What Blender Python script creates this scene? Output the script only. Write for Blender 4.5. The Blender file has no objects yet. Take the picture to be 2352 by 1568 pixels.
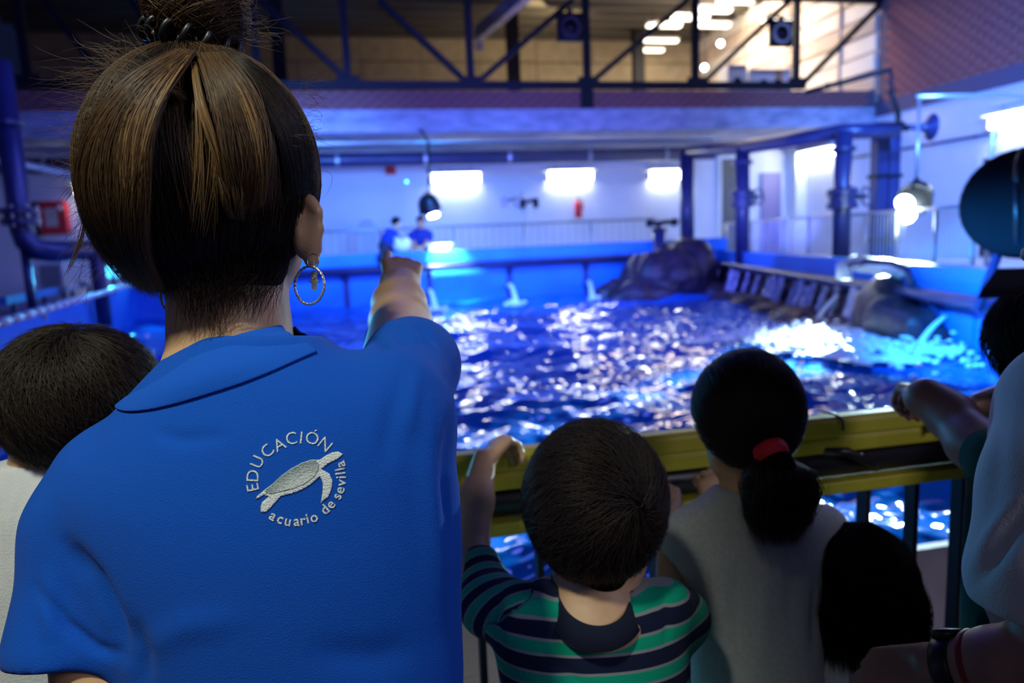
import bpy, bmesh, math, random
import numpy as np
from mathutils import Vector, Matrix
from mathutils.bvhtree import BVHTree
random.seed(7); RNG = np.random.default_rng(11)
SC = bpy.context.scene
COL = SC.collection

# ------------------------------------------------------------------ camera
W, H, F = 2352, 1568, 1650.0
YAW, PITCH, ROLL, CZ = math.radians(11.7), math.radians(8.2), math.atan(.042), 1.5
CF = np.array([math.sin(YAW)*math.cos(PITCH), math.cos(YAW)*math.cos(PITCH), -math.sin(PITCH)])
_r0 = np.array([math.cos(YAW), -math.sin(YAW), 0.]); _u0 = np.cross(_r0, CF)
CR = math.cos(ROLL)*_r0 - math.sin(ROLL)*_u0
CU = math.cos(ROLL)*_u0 + math.sin(ROLL)*_r0
CC = np.array([0., 0., CZ])
cam = bpy.data.cameras.new('camera'); camo = bpy.data.objects.new('camera', cam); COL.objects.link(camo)
camo.matrix_world = Matrix(((CR[0], CU[0], -CF[0], 0), (CR[1], CU[1], -CF[1], 0), (CR[2], CU[2], -CF[2], CZ), (0, 0, 0, 1)))
cam.sensor_width = 36; cam.lens = F/W*36; cam.clip_start = .02; cam.clip_end = 200
cam.dof.use_dof = True; cam.dof.focus_distance = .68; cam.dof.aperture_fstop = 4.2
SC.camera = camo

# ------------------------------------------------------------------ world, lights, exposure
SC.view_settings.view_transform = 'Standard'; SC.view_settings.look = 'None'
SC.view_settings.exposure = 0; SC.view_settings.gamma = 1; SC.view_settings.use_curve_mapping = False
wd = bpy.data.worlds.new('hall_dark'); SC.world = wd; wd.use_nodes = True
wd.node_tree.nodes['Background'].inputs[0].default_value = (.10, .16, .60, 1)
wd.node_tree.nodes['Background'].inputs[1].default_value = .035

def light(name, typ, loc, target, power, color, size=.5, size_y=None, angle=60, blend=.5):
    l = bpy.data.lights.new(name, typ); l.energy = power; l.color = color
    if typ == 'AREA':
        l.size = size
        if size_y: l.shape = 'RECTANGLE'; l.size_y = size_y
    elif typ == 'SPOT':
        l.spot_size = math.radians(angle); l.spot_blend = blend; l.shadow_soft_size = size
    else: l.shadow_soft_size = size
    o = bpy.data.objects.new(name, l); COL.objects.link(o); o.location = loc
    o.rotation_euler = (Vector(target)-Vector(loc)).to_track_quat('-Z', 'Y').to_euler()
    return o
BLUE = (.10, .145, 1.0); AZURE = (.02, .30, 1.0)
light('visitor_downlight', 'SPOT', (-.75, -.20, 3.3), (-.23, .74, 1.36), 190, (.97, 1, .82), .12, angle=29, blend=1.0)
light('visitor_fill_light', 'AREA', (-1.5, -1.3, 3.0), (.1, .8, 1.1), 2, (1, .93, .82), 1.2)  # added soft fill from behind the camera, stands for no fixture
light('kerb_fill_light', 'AREA', (2.6, -1.6, 3.0), (2.0, 1.6, .5), 40, (.78, .75, 1), 1.2)  # extra unseen light, added to lift the kerb and the right-hand visitors
light('violet_fill_visitors', 'SPOT', (5.2, 3.6, 4.4), (1.9, 1.5, .6), 130, (.34, .36, 1), .3, angle=70, blend=.9)  # light added on the pool side for kerb and visitors, no visible source
light('blue_flood_over_pool', 'AREA', (1.5, 8.5, 5.6), (1.5, 10.5, .3), 380, BLUE, 4, 2)
light('blue_flood_to_back', 'AREA', (3.4, 10.2, 1.7), (3.6, 16, 3.6), 330, (.12, .17, 1), 6, .6)
light('blue_flood_right_deck', 'SPOT', (6.0, 5.0, 4.6), (11.9, 11.0, 2.2), 7800, (.08, .26, 1), .2, angle=80, blend=.9)
light('violet_fill_brick', 'SPOT', (5.0, 5.0, 3.0), (11.9, 9.0, 5.6), 520, (.16, .085, 1), .2, angle=60, blend=.9)  # unseen light added to bring up the upper brick wall in violet
light('blue_flood_left_deck', 'SPOT', (-1.5, 6.0, 4.2), (-5.0, 12.0, 1.0), 240, BLUE, .2, angle=80, blend=.9)
light('blue_flood_left_wall', 'SPOT', (-1.0, 11.0, 3.0), (-1.2, 18.0, 2.3), 1500, (.10, .28, 1), .2, angle=85, blend=.9)
light('azure_wall_washer', 'SPOT', (1.9, 10.5, 3.6), (2.6, 14.0, .8), 1300, AZURE, .2, angle=95, blend=.9)
light('azure_right_fill', 'SPOT', (3.3, 4.3, 1.7), (5.25, 4.9, .58), 1100, AZURE, .1, angle=70, blend=.9)  # added invisible light over the water, brightens the right pool wall
light('hall_warm_right', 'AREA', (9.6, 18.9, 7.7), (10.4, 19.0, 5.2), 800, (1, .85, .70), 3.0, 4.6)
light('hall_warm_back', 'AREA', (6.0, 20.5, 7.6), (5, 24, 6.5), 60, (1, .80, .5), 2.0, 2.0)

# ------------------------------------------------------------------ unprojecting helpers (pixel of the photograph -> point in the world)
def ray(x, y): return CF + CR*((x-W/2)/F) + CU*(-(y-H/2)/F)
def D(x, y, d): return CC + ray(x, y)*d
def onY(x, y, Y): v = ray(x, y); return CC + v*(Y/v[1])
def onX(x, y, X): v = ray(x, y); return CC + v*(X/v[0])
def onZ(x, y, Z): v = ray(x, y); return CC + v*((Z-CZ)/v[2])
def V(p): return Vector([float(c) for c in p])
def nrm(v): v = np.asarray(v, float); return v/np.linalg.norm(v)

# ------------------------------------------------------------------ materials
def mat(name, col, rough=.6, metal=0, col2=None, nscale=8, ndetail=4, bump=0, bscale=60, spec=.5, emit=None, estr=0, coord='Object', stretch=(1, 1, 1), contrast=(.35, .65)):
    m = bpy.data.materials.new(name); m.use_nodes = True; nt = m.node_tree; N = nt.nodes; L = nt.links
    b = N['Principled BSDF']; b.inputs['Base Color'].default_value = (*col, 1); b.inputs['Roughness'].default_value = rough
    b.inputs['Metallic'].default_value = metal; b.inputs['Specular IOR Level'].default_value = spec
    if emit: b.inputs['Emission Color'].default_value = (*emit, 1); b.inputs['Emission Strength'].default_value = estr
    tc = N.new('ShaderNodeTexCoord'); mp = N.new('ShaderNodeMapping'); mp.inputs['Scale'].default_value = stretch
    L.new(tc.outputs[coord], mp.inputs[0])
    if col2:
        n = N.new('ShaderNodeTexNoise'); n.inputs['Scale'].default_value = nscale; n.inputs['Detail'].default_value = ndetail
        L.new(mp.outputs[0], n.inputs['Vector'])
        r = N.new('ShaderNodeValToRGB'); r.color_ramp.elements[0].position = contrast[0]; r.color_ramp.elements[1].position = contrast[1]
        r.color_ramp.elements[0].color = (*col, 1); r.color_ramp.elements[1].color = (*col2, 1)
        L.new(n.outputs[0], r.inputs[0]); L.new(r.outputs[0], b.inputs['Base Color'])
    if bump:
        n = N.new('ShaderNodeTexNoise'); n.inputs['Scale'].default_value = bscale; n.inputs['Detail'].default_value = 3
        L.new(mp.outputs[0], n.inputs['Vector'])
        bp = N.new('ShaderNodeBump'); bp.inputs['Strength'].default_value = bump; bp.inputs['Distance'].default_value = .01
        L.new(n.outputs[0], bp.inputs['Height']); L.new(bp.outputs[0], b.inputs['Normal'])
    return m
def emat(name, col, s):
    m = mat(name, (.8, .8, .8), emit=col, estr=s); return m
M = {}
M['concrete'] = mat('painted_concrete', (.42, .40, .42), .8, col2=(.55, .53, .55), nscale=1.2, bump=.2, bscale=20)
M['slab'] = mat('slab_concrete', (.30, .29, .36), .8, col2=(.52, .50, .58), nscale=2.2, ndetail=6, bump=.3, bscale=14, stretch=(1, 1, 2))
M['floor'] = mat('dark_floor', (.10, .085, .10), .7, col2=(.16, .14, .16), nscale=5, bump=.3, bscale=80)
M['kerb'] = mat('kerb_concrete', (.46, .40, .44), .8, col2=(.56, .50, .54), nscale=4, bump=.3, bscale=60)
M['white_wall'] = mat('white_wall', (.66, .66, .68), .75, col2=(.74, .74, .76), nscale=.8, bump=.1, bscale=12)
M['right_wall'] = mat('right_wall', (.60, .60, .66), .75, col2=(.68, .68, .74), nscale=.6, bump=.1, bscale=12)
M['pool_blue'] = mat('pool_blue_paint', (.015, .20, .72), .45, col2=(.02, .27, .85), nscale=1.5, bump=.15, bscale=10)
M['pool_rim'] = mat('pool_rim_paint', (.03, .20, .62), .5, col2=(.05, .27, .72), nscale=2)
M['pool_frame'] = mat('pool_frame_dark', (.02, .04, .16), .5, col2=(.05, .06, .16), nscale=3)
M['pipe_blue'] = mat('pipe_dark_blue', (.020, .021, .085), .38, col2=(.03, .032, .11), nscale=3, spec=.6)
M['steel_dark'] = mat('dark_steel', (.006, .0045, .008), .55, metal=.2)
M['steel_grey'] = mat('galvanised', (.42, .42, .45), .35, metal=.7)
M['beam_brown'] = mat('joist', (.10, .085, .06), .8)
M['tan_panel'] = mat('tan_panel', (.34, .27, .16), .8, col2=(.42, .34, .21), nscale=3)
M['brick'] = mat('brick_clay', (.22, .065, .06), .85, col2=(.36, .13, .11), nscale=9, bump=.4, bscale=50)
M['mortar'] = mat('mortar', (.13, .09, .11), .9, bump=.3, bscale=60)
M['clad_tan'] = mat('cladding_tan', (.50, .38, .29), .7, col2=(.58, .45, .34), nscale=2, stretch=(1, .2, 3))
M['clad_pale'] = mat('cladding_pale', (.74, .66, .54), .6)
M['offwhite'] = mat('off_white', (.75, .74, .70), .6)
M['black'] = mat('black_plastic', (.006, .006, .008), .4)
M['black_matt'] = mat('black_matt', (.008, .008, .010), .9, spec=.08)
M['red'] = mat('red_enamel', (.55, .015, .02), .35)
M['rock'] = mat('wet_rock', (.022, .012, .022), .5, col2=(.055, .03, .05), nscale=5, ndetail=8, bump=.8, bscale=9)
M['foam'] = mat('water_foam', (.88, .92, .95), .5)
M['fall'] = mat('falling_water', (.55, .54, .68), .25, col2=(.24, .22, .34), nscale=6, stretch=(3, 3, .5))
M['lamp_white'] = emat('lit_tube', (.93, 1, .92), 55)
M['lamp_hot'] = emat('lit_lens', (.72, .94, 1), 90)
M['lamp_warm'] = emat('lit_warm_strip', (1, .88, .68), 5)
M['lamp_cyan'] = emat('lit_cyan', (.05, .50, 1), 3.5)
M['led'] = emat('lit_led', (.1, .8, 1), 4)
M['steel_lit'] = mat('brushed_rail', (.55, .55, .58), .3, metal=.6)
M['yellow'] = mat('rail_yellow', (.46, .40, .022), .45, col2=(.34, .30, .02), nscale=9, contrast=(.3, .75), bump=.08, bscale=40)
M['rubber'] = mat('black_rubber', (.010, .009, .012), .38)
M['skin'] = mat('skin', (.60, .37, .20), .5, col2=(.54, .32, .165), nscale=25, bump=.04, bscale=300)
M['skin_dark'] = mat('skin_tan', (.36, .19, .14), .5, col2=(.31, .16, .12), nscale=25, bump=.04, bscale=300)
M['eye'] = mat('eye_white', (.7, .7, .68), .2)
M['lips'] = mat('lips', (.42, .15, .13), .4)
M['silver'] = mat('silver', (.75, .73, .69), .30, metal=.75, col2=(.5, .48, .45), nscale=120)
M['thread'] = mat('white_thread', (.84, .92, .90), .6, bump=.6, bscale=900)
M['thread_grey'] = mat('grey_thread', (.34, .41, .40), .6, bump=.6, bscale=900)
M['denim'] = mat('navy_trousers', (.015, .02, .05), .8)
M['shoe'] = mat('shoe', (.05, .05, .06), .6)

def fabric(name, col, bump=.35, scale=420, col2=None):
    m = mat(name, col, .9, spec=.10, col2=col2, nscale=160, contrast=(.3, .7))
    nt = m.node_tree; N = nt.nodes; L = nt.links; b = N['Principled BSDF']
    b.inputs['Sheen Weight'].default_value = .04; b.inputs['Sheen Roughness'].default_value = .5
    tc = N.new('ShaderNodeTexCoord'); v = N.new('ShaderNodeTexVoronoi'); v.inputs['Scale'].default_value = scale
    n = N.new('ShaderNodeTexNoise'); n.inputs['Scale'].default_value = 26; n.inputs['Detail'].default_value = 3
    L.new(tc.outputs['Object'], v.inputs['Vector']); L.new(tc.outputs['Object'], n.inputs['Vector'])
    b1 = N.new('ShaderNodeBump'); b1.inputs['Strength'].default_value = bump; b1.inputs['Distance'].default_value = .001
    b2 = N.new('ShaderNodeBump'); b2.inputs['Strength'].default_value = .06; b2.inputs['Distance'].default_value = .004
    L.new(v.outputs[0], b1.inputs['Height']); L.new(n.outputs[0], b2.inputs['Height'])
    L.new(b1.outputs[0], b2.inputs['Normal']); L.new(b2.outputs[0], b.inputs['Normal'])
    return m
M['polo'] = fabric('royal_blue_pique', (.005, .078, .46), .5, 1050)
M['polo_rib'] = fabric('royal_blue_rib', (.007, .088, .50), .4, 1050)
M['tee_white'] = fabric('white_cotton', (.62, .64, .66))
M['tee_grey'] = fabric('grey_melange', (.36, .38, .39), col2=(.44, .46, .47))
M['tee_green'] = fabric('dark_green_cotton', (.006, .075, .05))
M['tee_navy'] = fabric('navy_cotton', (.012, .016, .035))
M['staff_blue'] = fabric('staff_blue', (.02, .05, .36))
def stripes():
    m = fabric('striped_jersey', (.012, .017, .05)); nt = m.node_tree; N = nt.nodes; L = nt.links; b = N['Principled BSDF']
    a = N.new('ShaderNodeAttribute'); a.attribute_name = 'stripe'
    fr = N.new('ShaderNodeMath'); fr.operation = 'FRACT'; L.new(a.outputs['Fac'], fr.inputs[0])
    r = N.new('ShaderNodeValToRGB'); cr = r.color_ramp; cr.interpolation = 'CONSTANT'
    navy, grey, green = (.010, .016, .045, 1), (.26, .28, .29, 1), (.004, .36, .20, 1)
    cr.elements[0].position = 0; cr.elements[0].color = navy; cr.elements[1].position = .46; cr.elements[1].color = grey
    for p, c in ((.54, green), (.90, grey)):
        e = cr.elements.new(p); e.color = c
    e = cr.elements.new(.985); e.color = navy
    L.new(fr.outputs[0], r.inputs[0]); L.new(r.outputs[0], b.inputs['Base Color'])
    return m
M['stripes'] = stripes()
def hairmat(name, col, rough=.35, spec=.5):
    m = bpy.data.materials.new(name); m.use_nodes = True; nt = m.node_tree; N = nt.nodes; L = nt.links; b = N['Principled BSDF']
    b.inputs['Roughness'].default_value = rough; b.inputs['Specular IOR Level'].default_value = spec
    hi = N.new('ShaderNodeHairInfo'); r = N.new('ShaderNodeValToRGB'); r.color_ramp.elements[0].color = (*[c*.45 for c in col], 1); r.color_ramp.elements[1].color = (*[c*1.7 for c in col], 1)
    L.new(hi.outputs['Random'], r.inputs[0]); L.new(r.outputs[0], b.inputs['Base Color']); return m
M['hair_dark'] = hairmat('hair_dark_brown', (.013, .008, .006), .42, .3)
M['hair_brown'] = hairmat('hair_brown', (.074, .040, .017), .42, .35)
M['hair_gold'] = hairmat('hair_golden', (.23, .13, .046), .42, .4)
M['hair_black'] = hairmat('hair_black', (.006, .005, .005), .5, .15)
M['hair_kid'] = hairmat('hair_dark_kid', (.024, .016, .012), .46, .3)
M['hair_cap'] = mat('hair_under', (.006, .0045, .004), .9, spec=.05)
def watermat():
    m = bpy.data.materials.new('pool_water'); m.use_nodes = True; nt = m.node_tree; N = nt.nodes; L = nt.links
    b = N['Principled BSDF']; b.inputs['Base Color'].default_value = (.004, .055, .42, 1)
    b.inputs['Roughness'].default_value = .03; b.inputs['IOR'].default_value = 1.33
    tc = N.new('ShaderNodeTexCoord')
    n0 = N.new('ShaderNodeTexNoise'); n0.inputs['Scale'].default_value = .8; n0.inputs['Detail'].default_value = 3
    r0 = N.new('ShaderNodeValToRGB'); r0.color_ramp.elements[0].color = (.003, .08, .38, 1); r0.color_ramp.elements[1].color = (.005, .17, .66, 1)
    L.new(tc.outputs['Object'], n0.inputs['Vector']); L.new(n0.outputs[0], r0.inputs[0]); L.new(r0.outputs[0], b.inputs['Base Color'])
    return m
M['water'] = watermat()

# ------------------------------------------------------------------ object helpers
ORG = {}
def org(o): return ORG.get(o.name, (0, 0, 0)) if o else (0, 0, 0)
def tag(o, label=None, cat=None, group=None, kind=None):
    for k, v in (('label', label), ('category', cat), ('group', group), ('kind', kind)):
        if v: o[k] = v
    return o
def thing(name, label, cat, loc=(0, 0, 0), group=None):
    o = bpy.data.objects.new(name, None); COL.objects.link(o); o.location = [float(c) for c in loc]; o.empty_display_size = .1
    ORG[o.name] = tuple(float(c) for c in loc)
    return tag(o, label, cat, group)
def link_mesh(name, verts, faces, m, parent=None, smooth=False, pivot=None):
    g = org(parent) if parent else (pivot or (0, 0, 0))
    v = np.asarray(verts, np.float64) - np.array(g)
    me = bpy.data.meshes.new(name); me.from_pydata(v.tolist(), [], [list(f) for f in faces]); me.update()
    if m: me.materials.append(m)
    if smooth: me.polygons.foreach_set('use_smooth', [True]*len(me.polygons))
    o = bpy.data.objects.new(name, me); COL.objects.link(o)
    if parent: o.parent = parent; ORG[o.name] = tuple(g)
    else: o.location = g; ORG[o.name] = tuple(g)
    return o
def copy_tree(src, offset, parent=None):
    c = src.copy(); COL.objects.link(c)
    if parent: c.parent = parent
    else: c.location = src.location + Vector(offset)
    ORG[c.name] = tuple(np.array(ORG.get(src.name, (0, 0, 0))) + np.array(offset))
    for ch in list(src.children): copy_tree(ch, offset, c)
    return c
class MB:
    def __init__(s): s.v = []; s.f = []
    def add(s, vs, fs):
        o = len(s.v); s.v += [tuple(float(c) for c in p) for p in vs]; s.f += [tuple(i+o for i in f) for f in fs]; return s
    def box(s, lo, hi, bev=0):
        x0, y0, z0 = lo; x1, y1, z1 = hi
        return s.hexa([(x0, y0, z0), (x1, y0, z0), (x1, y1, z0), (x0, y1, z0), (x0, y0, z1), (x1, y0, z1), (x1, y1, z1), (x0, y1, z1)])
    def hexa(s, p):
        return s.add(p, [(0, 3, 2, 1), (4, 5, 6, 7), (0, 1, 5, 4), (1, 2, 6, 5), (2, 3, 7, 6), (3, 0, 4, 7)])
    def bar(s, a, b, w, h, up=(0, 0, 1)):
        a, b = np.array(a, float), np.array(b, float); d = nrm(b-a); u = np.array(up, float)
        if abs(d@u) > .95: u = np.array((1., 0, 0))
        x = nrm(np.cross(d, u))*w/2; z = nrm(np.cross(x, d))*h/2
        return s.hexa([a-x-z, a+x-z, b+x-z, b-x-z, a-x+z, a+x+z, b+x+z, b-x+z])
    def tube(s, pts, r, n=12, cap=True, ell=None):
        pts = [np.array(p, float) for p in pts]; k = len(pts); rs = [r]*k if np.isscalar(r) else list(r)
        vs = []; up = None
        for i, p in enumerate(pts):
            d = nrm(pts[min(i+1, k-1)]-pts[max(i-1, 0)])
            if up is None: up = np.array((0, 0, 1.)) if abs(d[2]) < .9 else np.array((1., 0, 0))
            x = np.cross(d, up); x = nrm(x); up = nrm(np.cross(x, d))
            for j in range(n):
                a = 2*math.pi*j/n; vs.append(p + rs[i]*(x*math.cos(a) + up*math.sin(a)))
        fs = [(i*n+j, i*n+(j+1) % n, (i+1)*n+(j+1) % n, (i+1)*n+j) for i in range(k-1) for j in range(n)]
        if cap: fs += [tuple(range(n-1, -1, -1)), tuple((k-1)*n+j for j in range(n))]
        return s.add(vs, fs)
    def lathe(s, c, axis, prof, n=20, cap=True):
        a = nrm(axis); pts = [np.array(c, float)+a*t for t, _ in prof]
        x = np.cross(a, (0, 0, 1.) if abs(a[2]) < .9 else (1., 0, 0)); x = nrm(x); y = np.cross(a, x)
        vs = [p + r*(x*math.cos(2*math.pi*j/n)+y*math.sin(2*math.pi*j/n)) for p, (_, r) in zip(pts, prof) for j in range(n)]
        k = len(prof)
        fs = [(i*n+j, i*n+(j+1) % n, (i+1)*n+(j+1) % n, (i+1)*n+j) for i in range(k-1) for j in range(n)]
        if cap: fs += [tuple(range(n-1, -1, -1)), tuple((k-1)*n+j for j in range(n))]
        return s.add(vs, fs)
    def ring(s, c, axis, R, r, n=28, m=8, twist=0, ex=1.0):
        a = nrm(axis); x = np.cross(a, (0, 0, 1.) if abs(a[2]) < .9 else (1., 0, 0)); x = nrm(x); y = nrm(np.cross(a, x)); c = np.array(c, float)
        vs = []
        for i in range(n):
            t = 2*math.pi*i/n; d = x*math.cos(t)+y*math.sin(t)*ex
            for j in range(m):
                p = 2*math.pi*j/m + twist*t
                rr = r*(1+.25*math.cos(3*(p-twist*t*1.0)+t*twist)) if twist else r
                vs.append(c + d*(R+rr*math.cos(p)) + a*rr*math.sin(p))
        fs = [(i*m+j, ((i+1) % n)*m+j, ((i+1) % n)*m+(j+1) % m, i*m+(j+1) % m) for i in range(n) for j in range(m)]
        return s.add(vs, fs)
    def sphere(s, c, r, n=10, m=6):
        r = np.array((r, r, r) if np.isscalar(r) else r); c = np.array(c, float)
        vs = [c+r*np.array((0, 0, 1.))]
        for i in range(1, m):
            p = math.pi*i/m
            for j in range(n): t = 2*math.pi*j/n; vs.append(c+r*np.array((math.sin(p)*math.cos(t), math.sin(p)*math.sin(t), math.cos(p))))
        vs.append(c-r*np.array((0, 0, 1.))); L = len(vs)-1
        fs = [(0, 1+j, 1+(j+1) % n) for j in range(n)]
        for i in range(m-2): fs += [(1+i*n+j, 1+(i+1)*n+j, 1+(i+1)*n+(j+1) % n, 1+i*n+(j+1) % n) for j in range(n)]
        fs += [(L, 1+(m-2)*n+(j+1) % n, 1+(m-2)*n+j) for j in range(n)]
        return s.add(vs, fs)
    def prism(s, poly, n, t):
        n = np.array(n, float); a = [np.array(p, float) for p in poly]; k = len(a)
        vs = a + [p+n*t for p in a]
        return s.add(vs, [tuple(range(k-1, -1, -1)), tuple(range(k, 2*k))] + [(i, (i+1) % k, k+(i+1) % k, k+i) for i in range(k)])
    def build(s, name, m, parent=None, smooth=False, pivot=None):
        o = link_mesh(name, s.v, s.f, m, parent, smooth, pivot)
        bm = bmesh.new(); bm.from_mesh(o.data); bmesh.ops.recalc_face_normals(bm, faces=bm.faces); bm.to_mesh(o.data); bm.free()
        return o
def bevel(o, w=.006, seg=2):
    b = o.modifiers.new('edge', 'BEVEL'); b.width = w; b.segments = seg; b.limit_method = 'ANGLE'; return o
def struct(o, label=None): return tag(o, label, None, None, 'structure')

# ------------------------------------------------------------------ implicit surfaces for bodies and cloth
class P:
    def __init__(s, f, lo, hi): s.f = f; s.lo = np.asarray(lo, float); s.hi = np.asarray(hi, float)
def cap(a, b, ra, rb):
    a, b = np.asarray(a, float), np.asarray(b, float); ab = b-a; L2 = max(ab@ab, 1e-12)
    def f(p):
        q = p-a; t = np.clip(q@ab/L2, 0, 1); return np.linalg.norm(q-t[:, None]*ab, axis=1)-(ra+(rb-ra)*t)
    r = max(ra, rb); return P(f, np.minimum(a, b)-r, np.maximum(a, b)+r)
def ell(c, rad, R=None):
    c = np.asarray(c, float); rad = np.asarray(rad, float); R = np.eye(3) if R is None else np.asarray(R, float)   # rows of R are the axes
    def f(p):
        q = (p-c)@R.T; k0 = np.linalg.norm(q/rad, axis=1); k1 = np.linalg.norm(q/rad**2, axis=1); return k0*(k0-1)/np.maximum(k1, 1e-9)
    e = np.sqrt(((R*rad[:, None])**2).sum(0)); return P(f, c-e, c+e)
def chain(pts, rs, k=.01): return U([cap(pts[i], pts[i+1], rs[i], rs[i+1]) for i in range(len(pts)-1)], k)
def U(ps, k=.02):
    def f(p):
        d = ps[0].f(p)
        for q in ps[1:]:
            e = q.f(p)
            if k > 0: h = np.clip(.5+.5*(e-d)/k, 0, 1); d = e*(1-h)+d*h-k*h*(1-h)
            else: d = np.minimum(d, e)
        return d
    return P(f, np.min([q.lo for q in ps], 0)-k/2, np.max([q.hi for q in ps], 0)+k/2)
def cut(a, f2):      # keep a where f2 < 0
    return P(lambda p: np.maximum(a.f(p), f2(p)), a.lo, a.hi)
def loft(rows, d):   # rows of the torso: (image row, left column, right column, half depth, forward shift) at depth d
    rows = sorted(rows, key=lambda r: -r[0]); R3 = np.stack([CR, CU, CF])
    c = np.array([(H/2-r[0])/F*d for r in rows]); l = np.array([(r[1]-W/2)/F*d for r in rows]); g = np.array([(r[2]-W/2)/F*d for r in rows])
    b = np.array([r[3] for r in rows]); dd = np.array([d+(r[4] if len(r) > 4 else 0) for r in rows])
    s = np.linspace(c[0], c[-1], 160); ker = np.ones(13)/13
    def sm(a):
        y = np.interp(s, c, a); return np.convolve(np.pad(y, 6, mode='edge'), ker, 'valid')
    A, B, E, G = sm((l+g)/2), sm((g-l)/2), sm(b), sm(dd)
    def f(p):
        q = (p-CC)@R3.T; t = np.clip(q[:, 1], s[0], s[-1])
        a0, w0, b0, g0 = np.interp(t, s, A), np.interp(t, s, B), np.interp(t, s, E), np.interp(t, s, G)
        x = np.abs(q[:, 0]-a0); y = np.abs(q[:, 2]-g0); n = 2.3
        k0 = ((x/w0)**n+(y/b0)**n)**(1/n); dist = (k0-1)*np.minimum(w0, b0)*np.where(k0 < 1, 1, 1.0)
        e = np.maximum(q[:, 1]-s[-1], s[0]-q[:, 1]); return np.maximum(dist, e)
    pts = np.array([CC+R3.T@np.array([x, y, z]) for x in (l.min(), g.max()) for y in (s[0], s[-1]) for z in (dd.min()-b.max(), dd.max()+b.max())])
    return P(f, pts.min(0), pts.max(0))
def nets(prim, h, smooth=3):
    lo = prim.lo-3*h; hi = prim.hi+3*h; B = 8
    nb = np.ceil((hi-lo)/h/B).astype(int); n = nb*B+1
    bi = np.stack(np.meshgrid(*[np.arange(k) for k in nb], indexing='ij'), -1).reshape(-1, 3)
    d = prim.f(lo+(bi*B+B/2)*h); near = np.abs(d) < h*B*.87*1.9+.006
    val = np.where(near, 0, d)
    G = np.empty(n, np.float32)
    full = np.repeat(np.repeat(np.repeat(np.sign(d).reshape(nb), B, 0), B, 1), B, 2)
    G[:-1, :-1, :-1] = full; G[-1] = 1; G[:, -1] = 1; G[:, :, -1] = 1
    off = np.stack(np.meshgrid(*[np.arange(B+1)]*3, indexing='ij'), -1).reshape(-1, 3)
    nbk = bi[near]
    for i in range(0, len(nbk), 400):
        idx = (nbk[i:i+400, None, :]*B+off[None]).reshape(-1, 3)
        G[idx[:, 0], idx[:, 1], idx[:, 2]] = prim.f(lo+idx*h)
    S = G < 0
    c = [S[x:n[0]-1+x, y:n[1]-1+y, z:n[2]-1+z] for x in (0, 1) for y in (0, 1) for z in (0, 1)]
    cnt = sum(a.astype(np.int8) for a in c); cells = np.argwhere((cnt > 0) & (cnt < 8))
    idm = -np.ones(n-1, np.int64); idm[cells[:, 0], cells[:, 1], cells[:, 2]] = np.arange(len(cells))
    acc = np.zeros((len(cells), 3)); m = np.zeros(len(cells))
    cor = np.array([(x, y, z) for x in (0, 1) for y in (0, 1) for z in (0, 1)])
    vals = [G[cells[:, 0]+x, cells[:, 1]+y, cells[:, 2]+z].astype(float) for x, y, z in cor]
    for i in range(8):
        for j in range(i+1, 8):
            if np.abs(cor[i]-cor[j]).sum() != 1: continue
            a, b = vals[i], vals[j]; x = (a < 0) != (b < 0); t = np.where(x, a/np.where(x, a-b, 1), 0)
            acc += x[:, None]*(cor[i]+t[:, None]*(cor[j]-cor[i])); m += x
    v = lo+(cells+acc/m[:, None])*h
    fs = []
    for ax in range(3):
        o1, o2 = (ax+1) % 3, (ax+2) % 3
        sl = [slice(1, -1)]*3; sl[ax] = slice(0, -1); sh = list(sl); sh[ax] = slice(1, None)
        a, b = S[tuple(sl)], S[tuple(sh)]; e = np.argwhere(a != b)
        if not len(e): continue
        flip = a[e[:, 0], e[:, 1], e[:, 2]]; e = e+1; e[:, ax] -= 1
        def g(i, j):
            q = e.copy(); q[:, o1] -= i; q[:, o2] -= j; return idm[q[:, 0], q[:, 1], q[:, 2]]
        Q = np.stack([g(1, 1), g(0, 1), g(0, 0), g(1, 0)], 1); Q[~flip] = Q[~flip][:, ::-1]; fs.append(Q)
    fs = np.concatenate(fs); fs = fs[(fs >= 0).all(1)]
    for _ in range(smooth):
        e = np.concatenate([fs[:, [0, 1]], fs[:, [1, 2]], fs[:, [2, 3]], fs[:, [3, 0]]]); e = np.concatenate([e, e[:, ::-1]])
        k = np.bincount(e[:, 0], minlength=len(v)); av = np.stack([np.bincount(e[:, 0], v[e[:, 1], x], len(v)) for x in range(3)], 1)
        v = v*.4+.6*av/np.maximum(k, 1)[:, None]
    return v, fs
def vnormals(v, f):
    a = np.cross(v[f[:, 2]]-v[f[:, 0]], v[f[:, 3]]-v[f[:, 1]]); n = np.zeros_like(v)
    for j in range(4):
        for x in range(3): n[:, x] += np.bincount(f[:, j], a[:, x], len(v))
    return n/np.maximum(np.linalg.norm(n, axis=1), 1e-12)[:, None]
def pix(v):
    q = v-CC; d = q@CF; return np.stack([W/2+F*(q@CR)/d, H/2-F*(q@CU)/d], 1)
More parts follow.
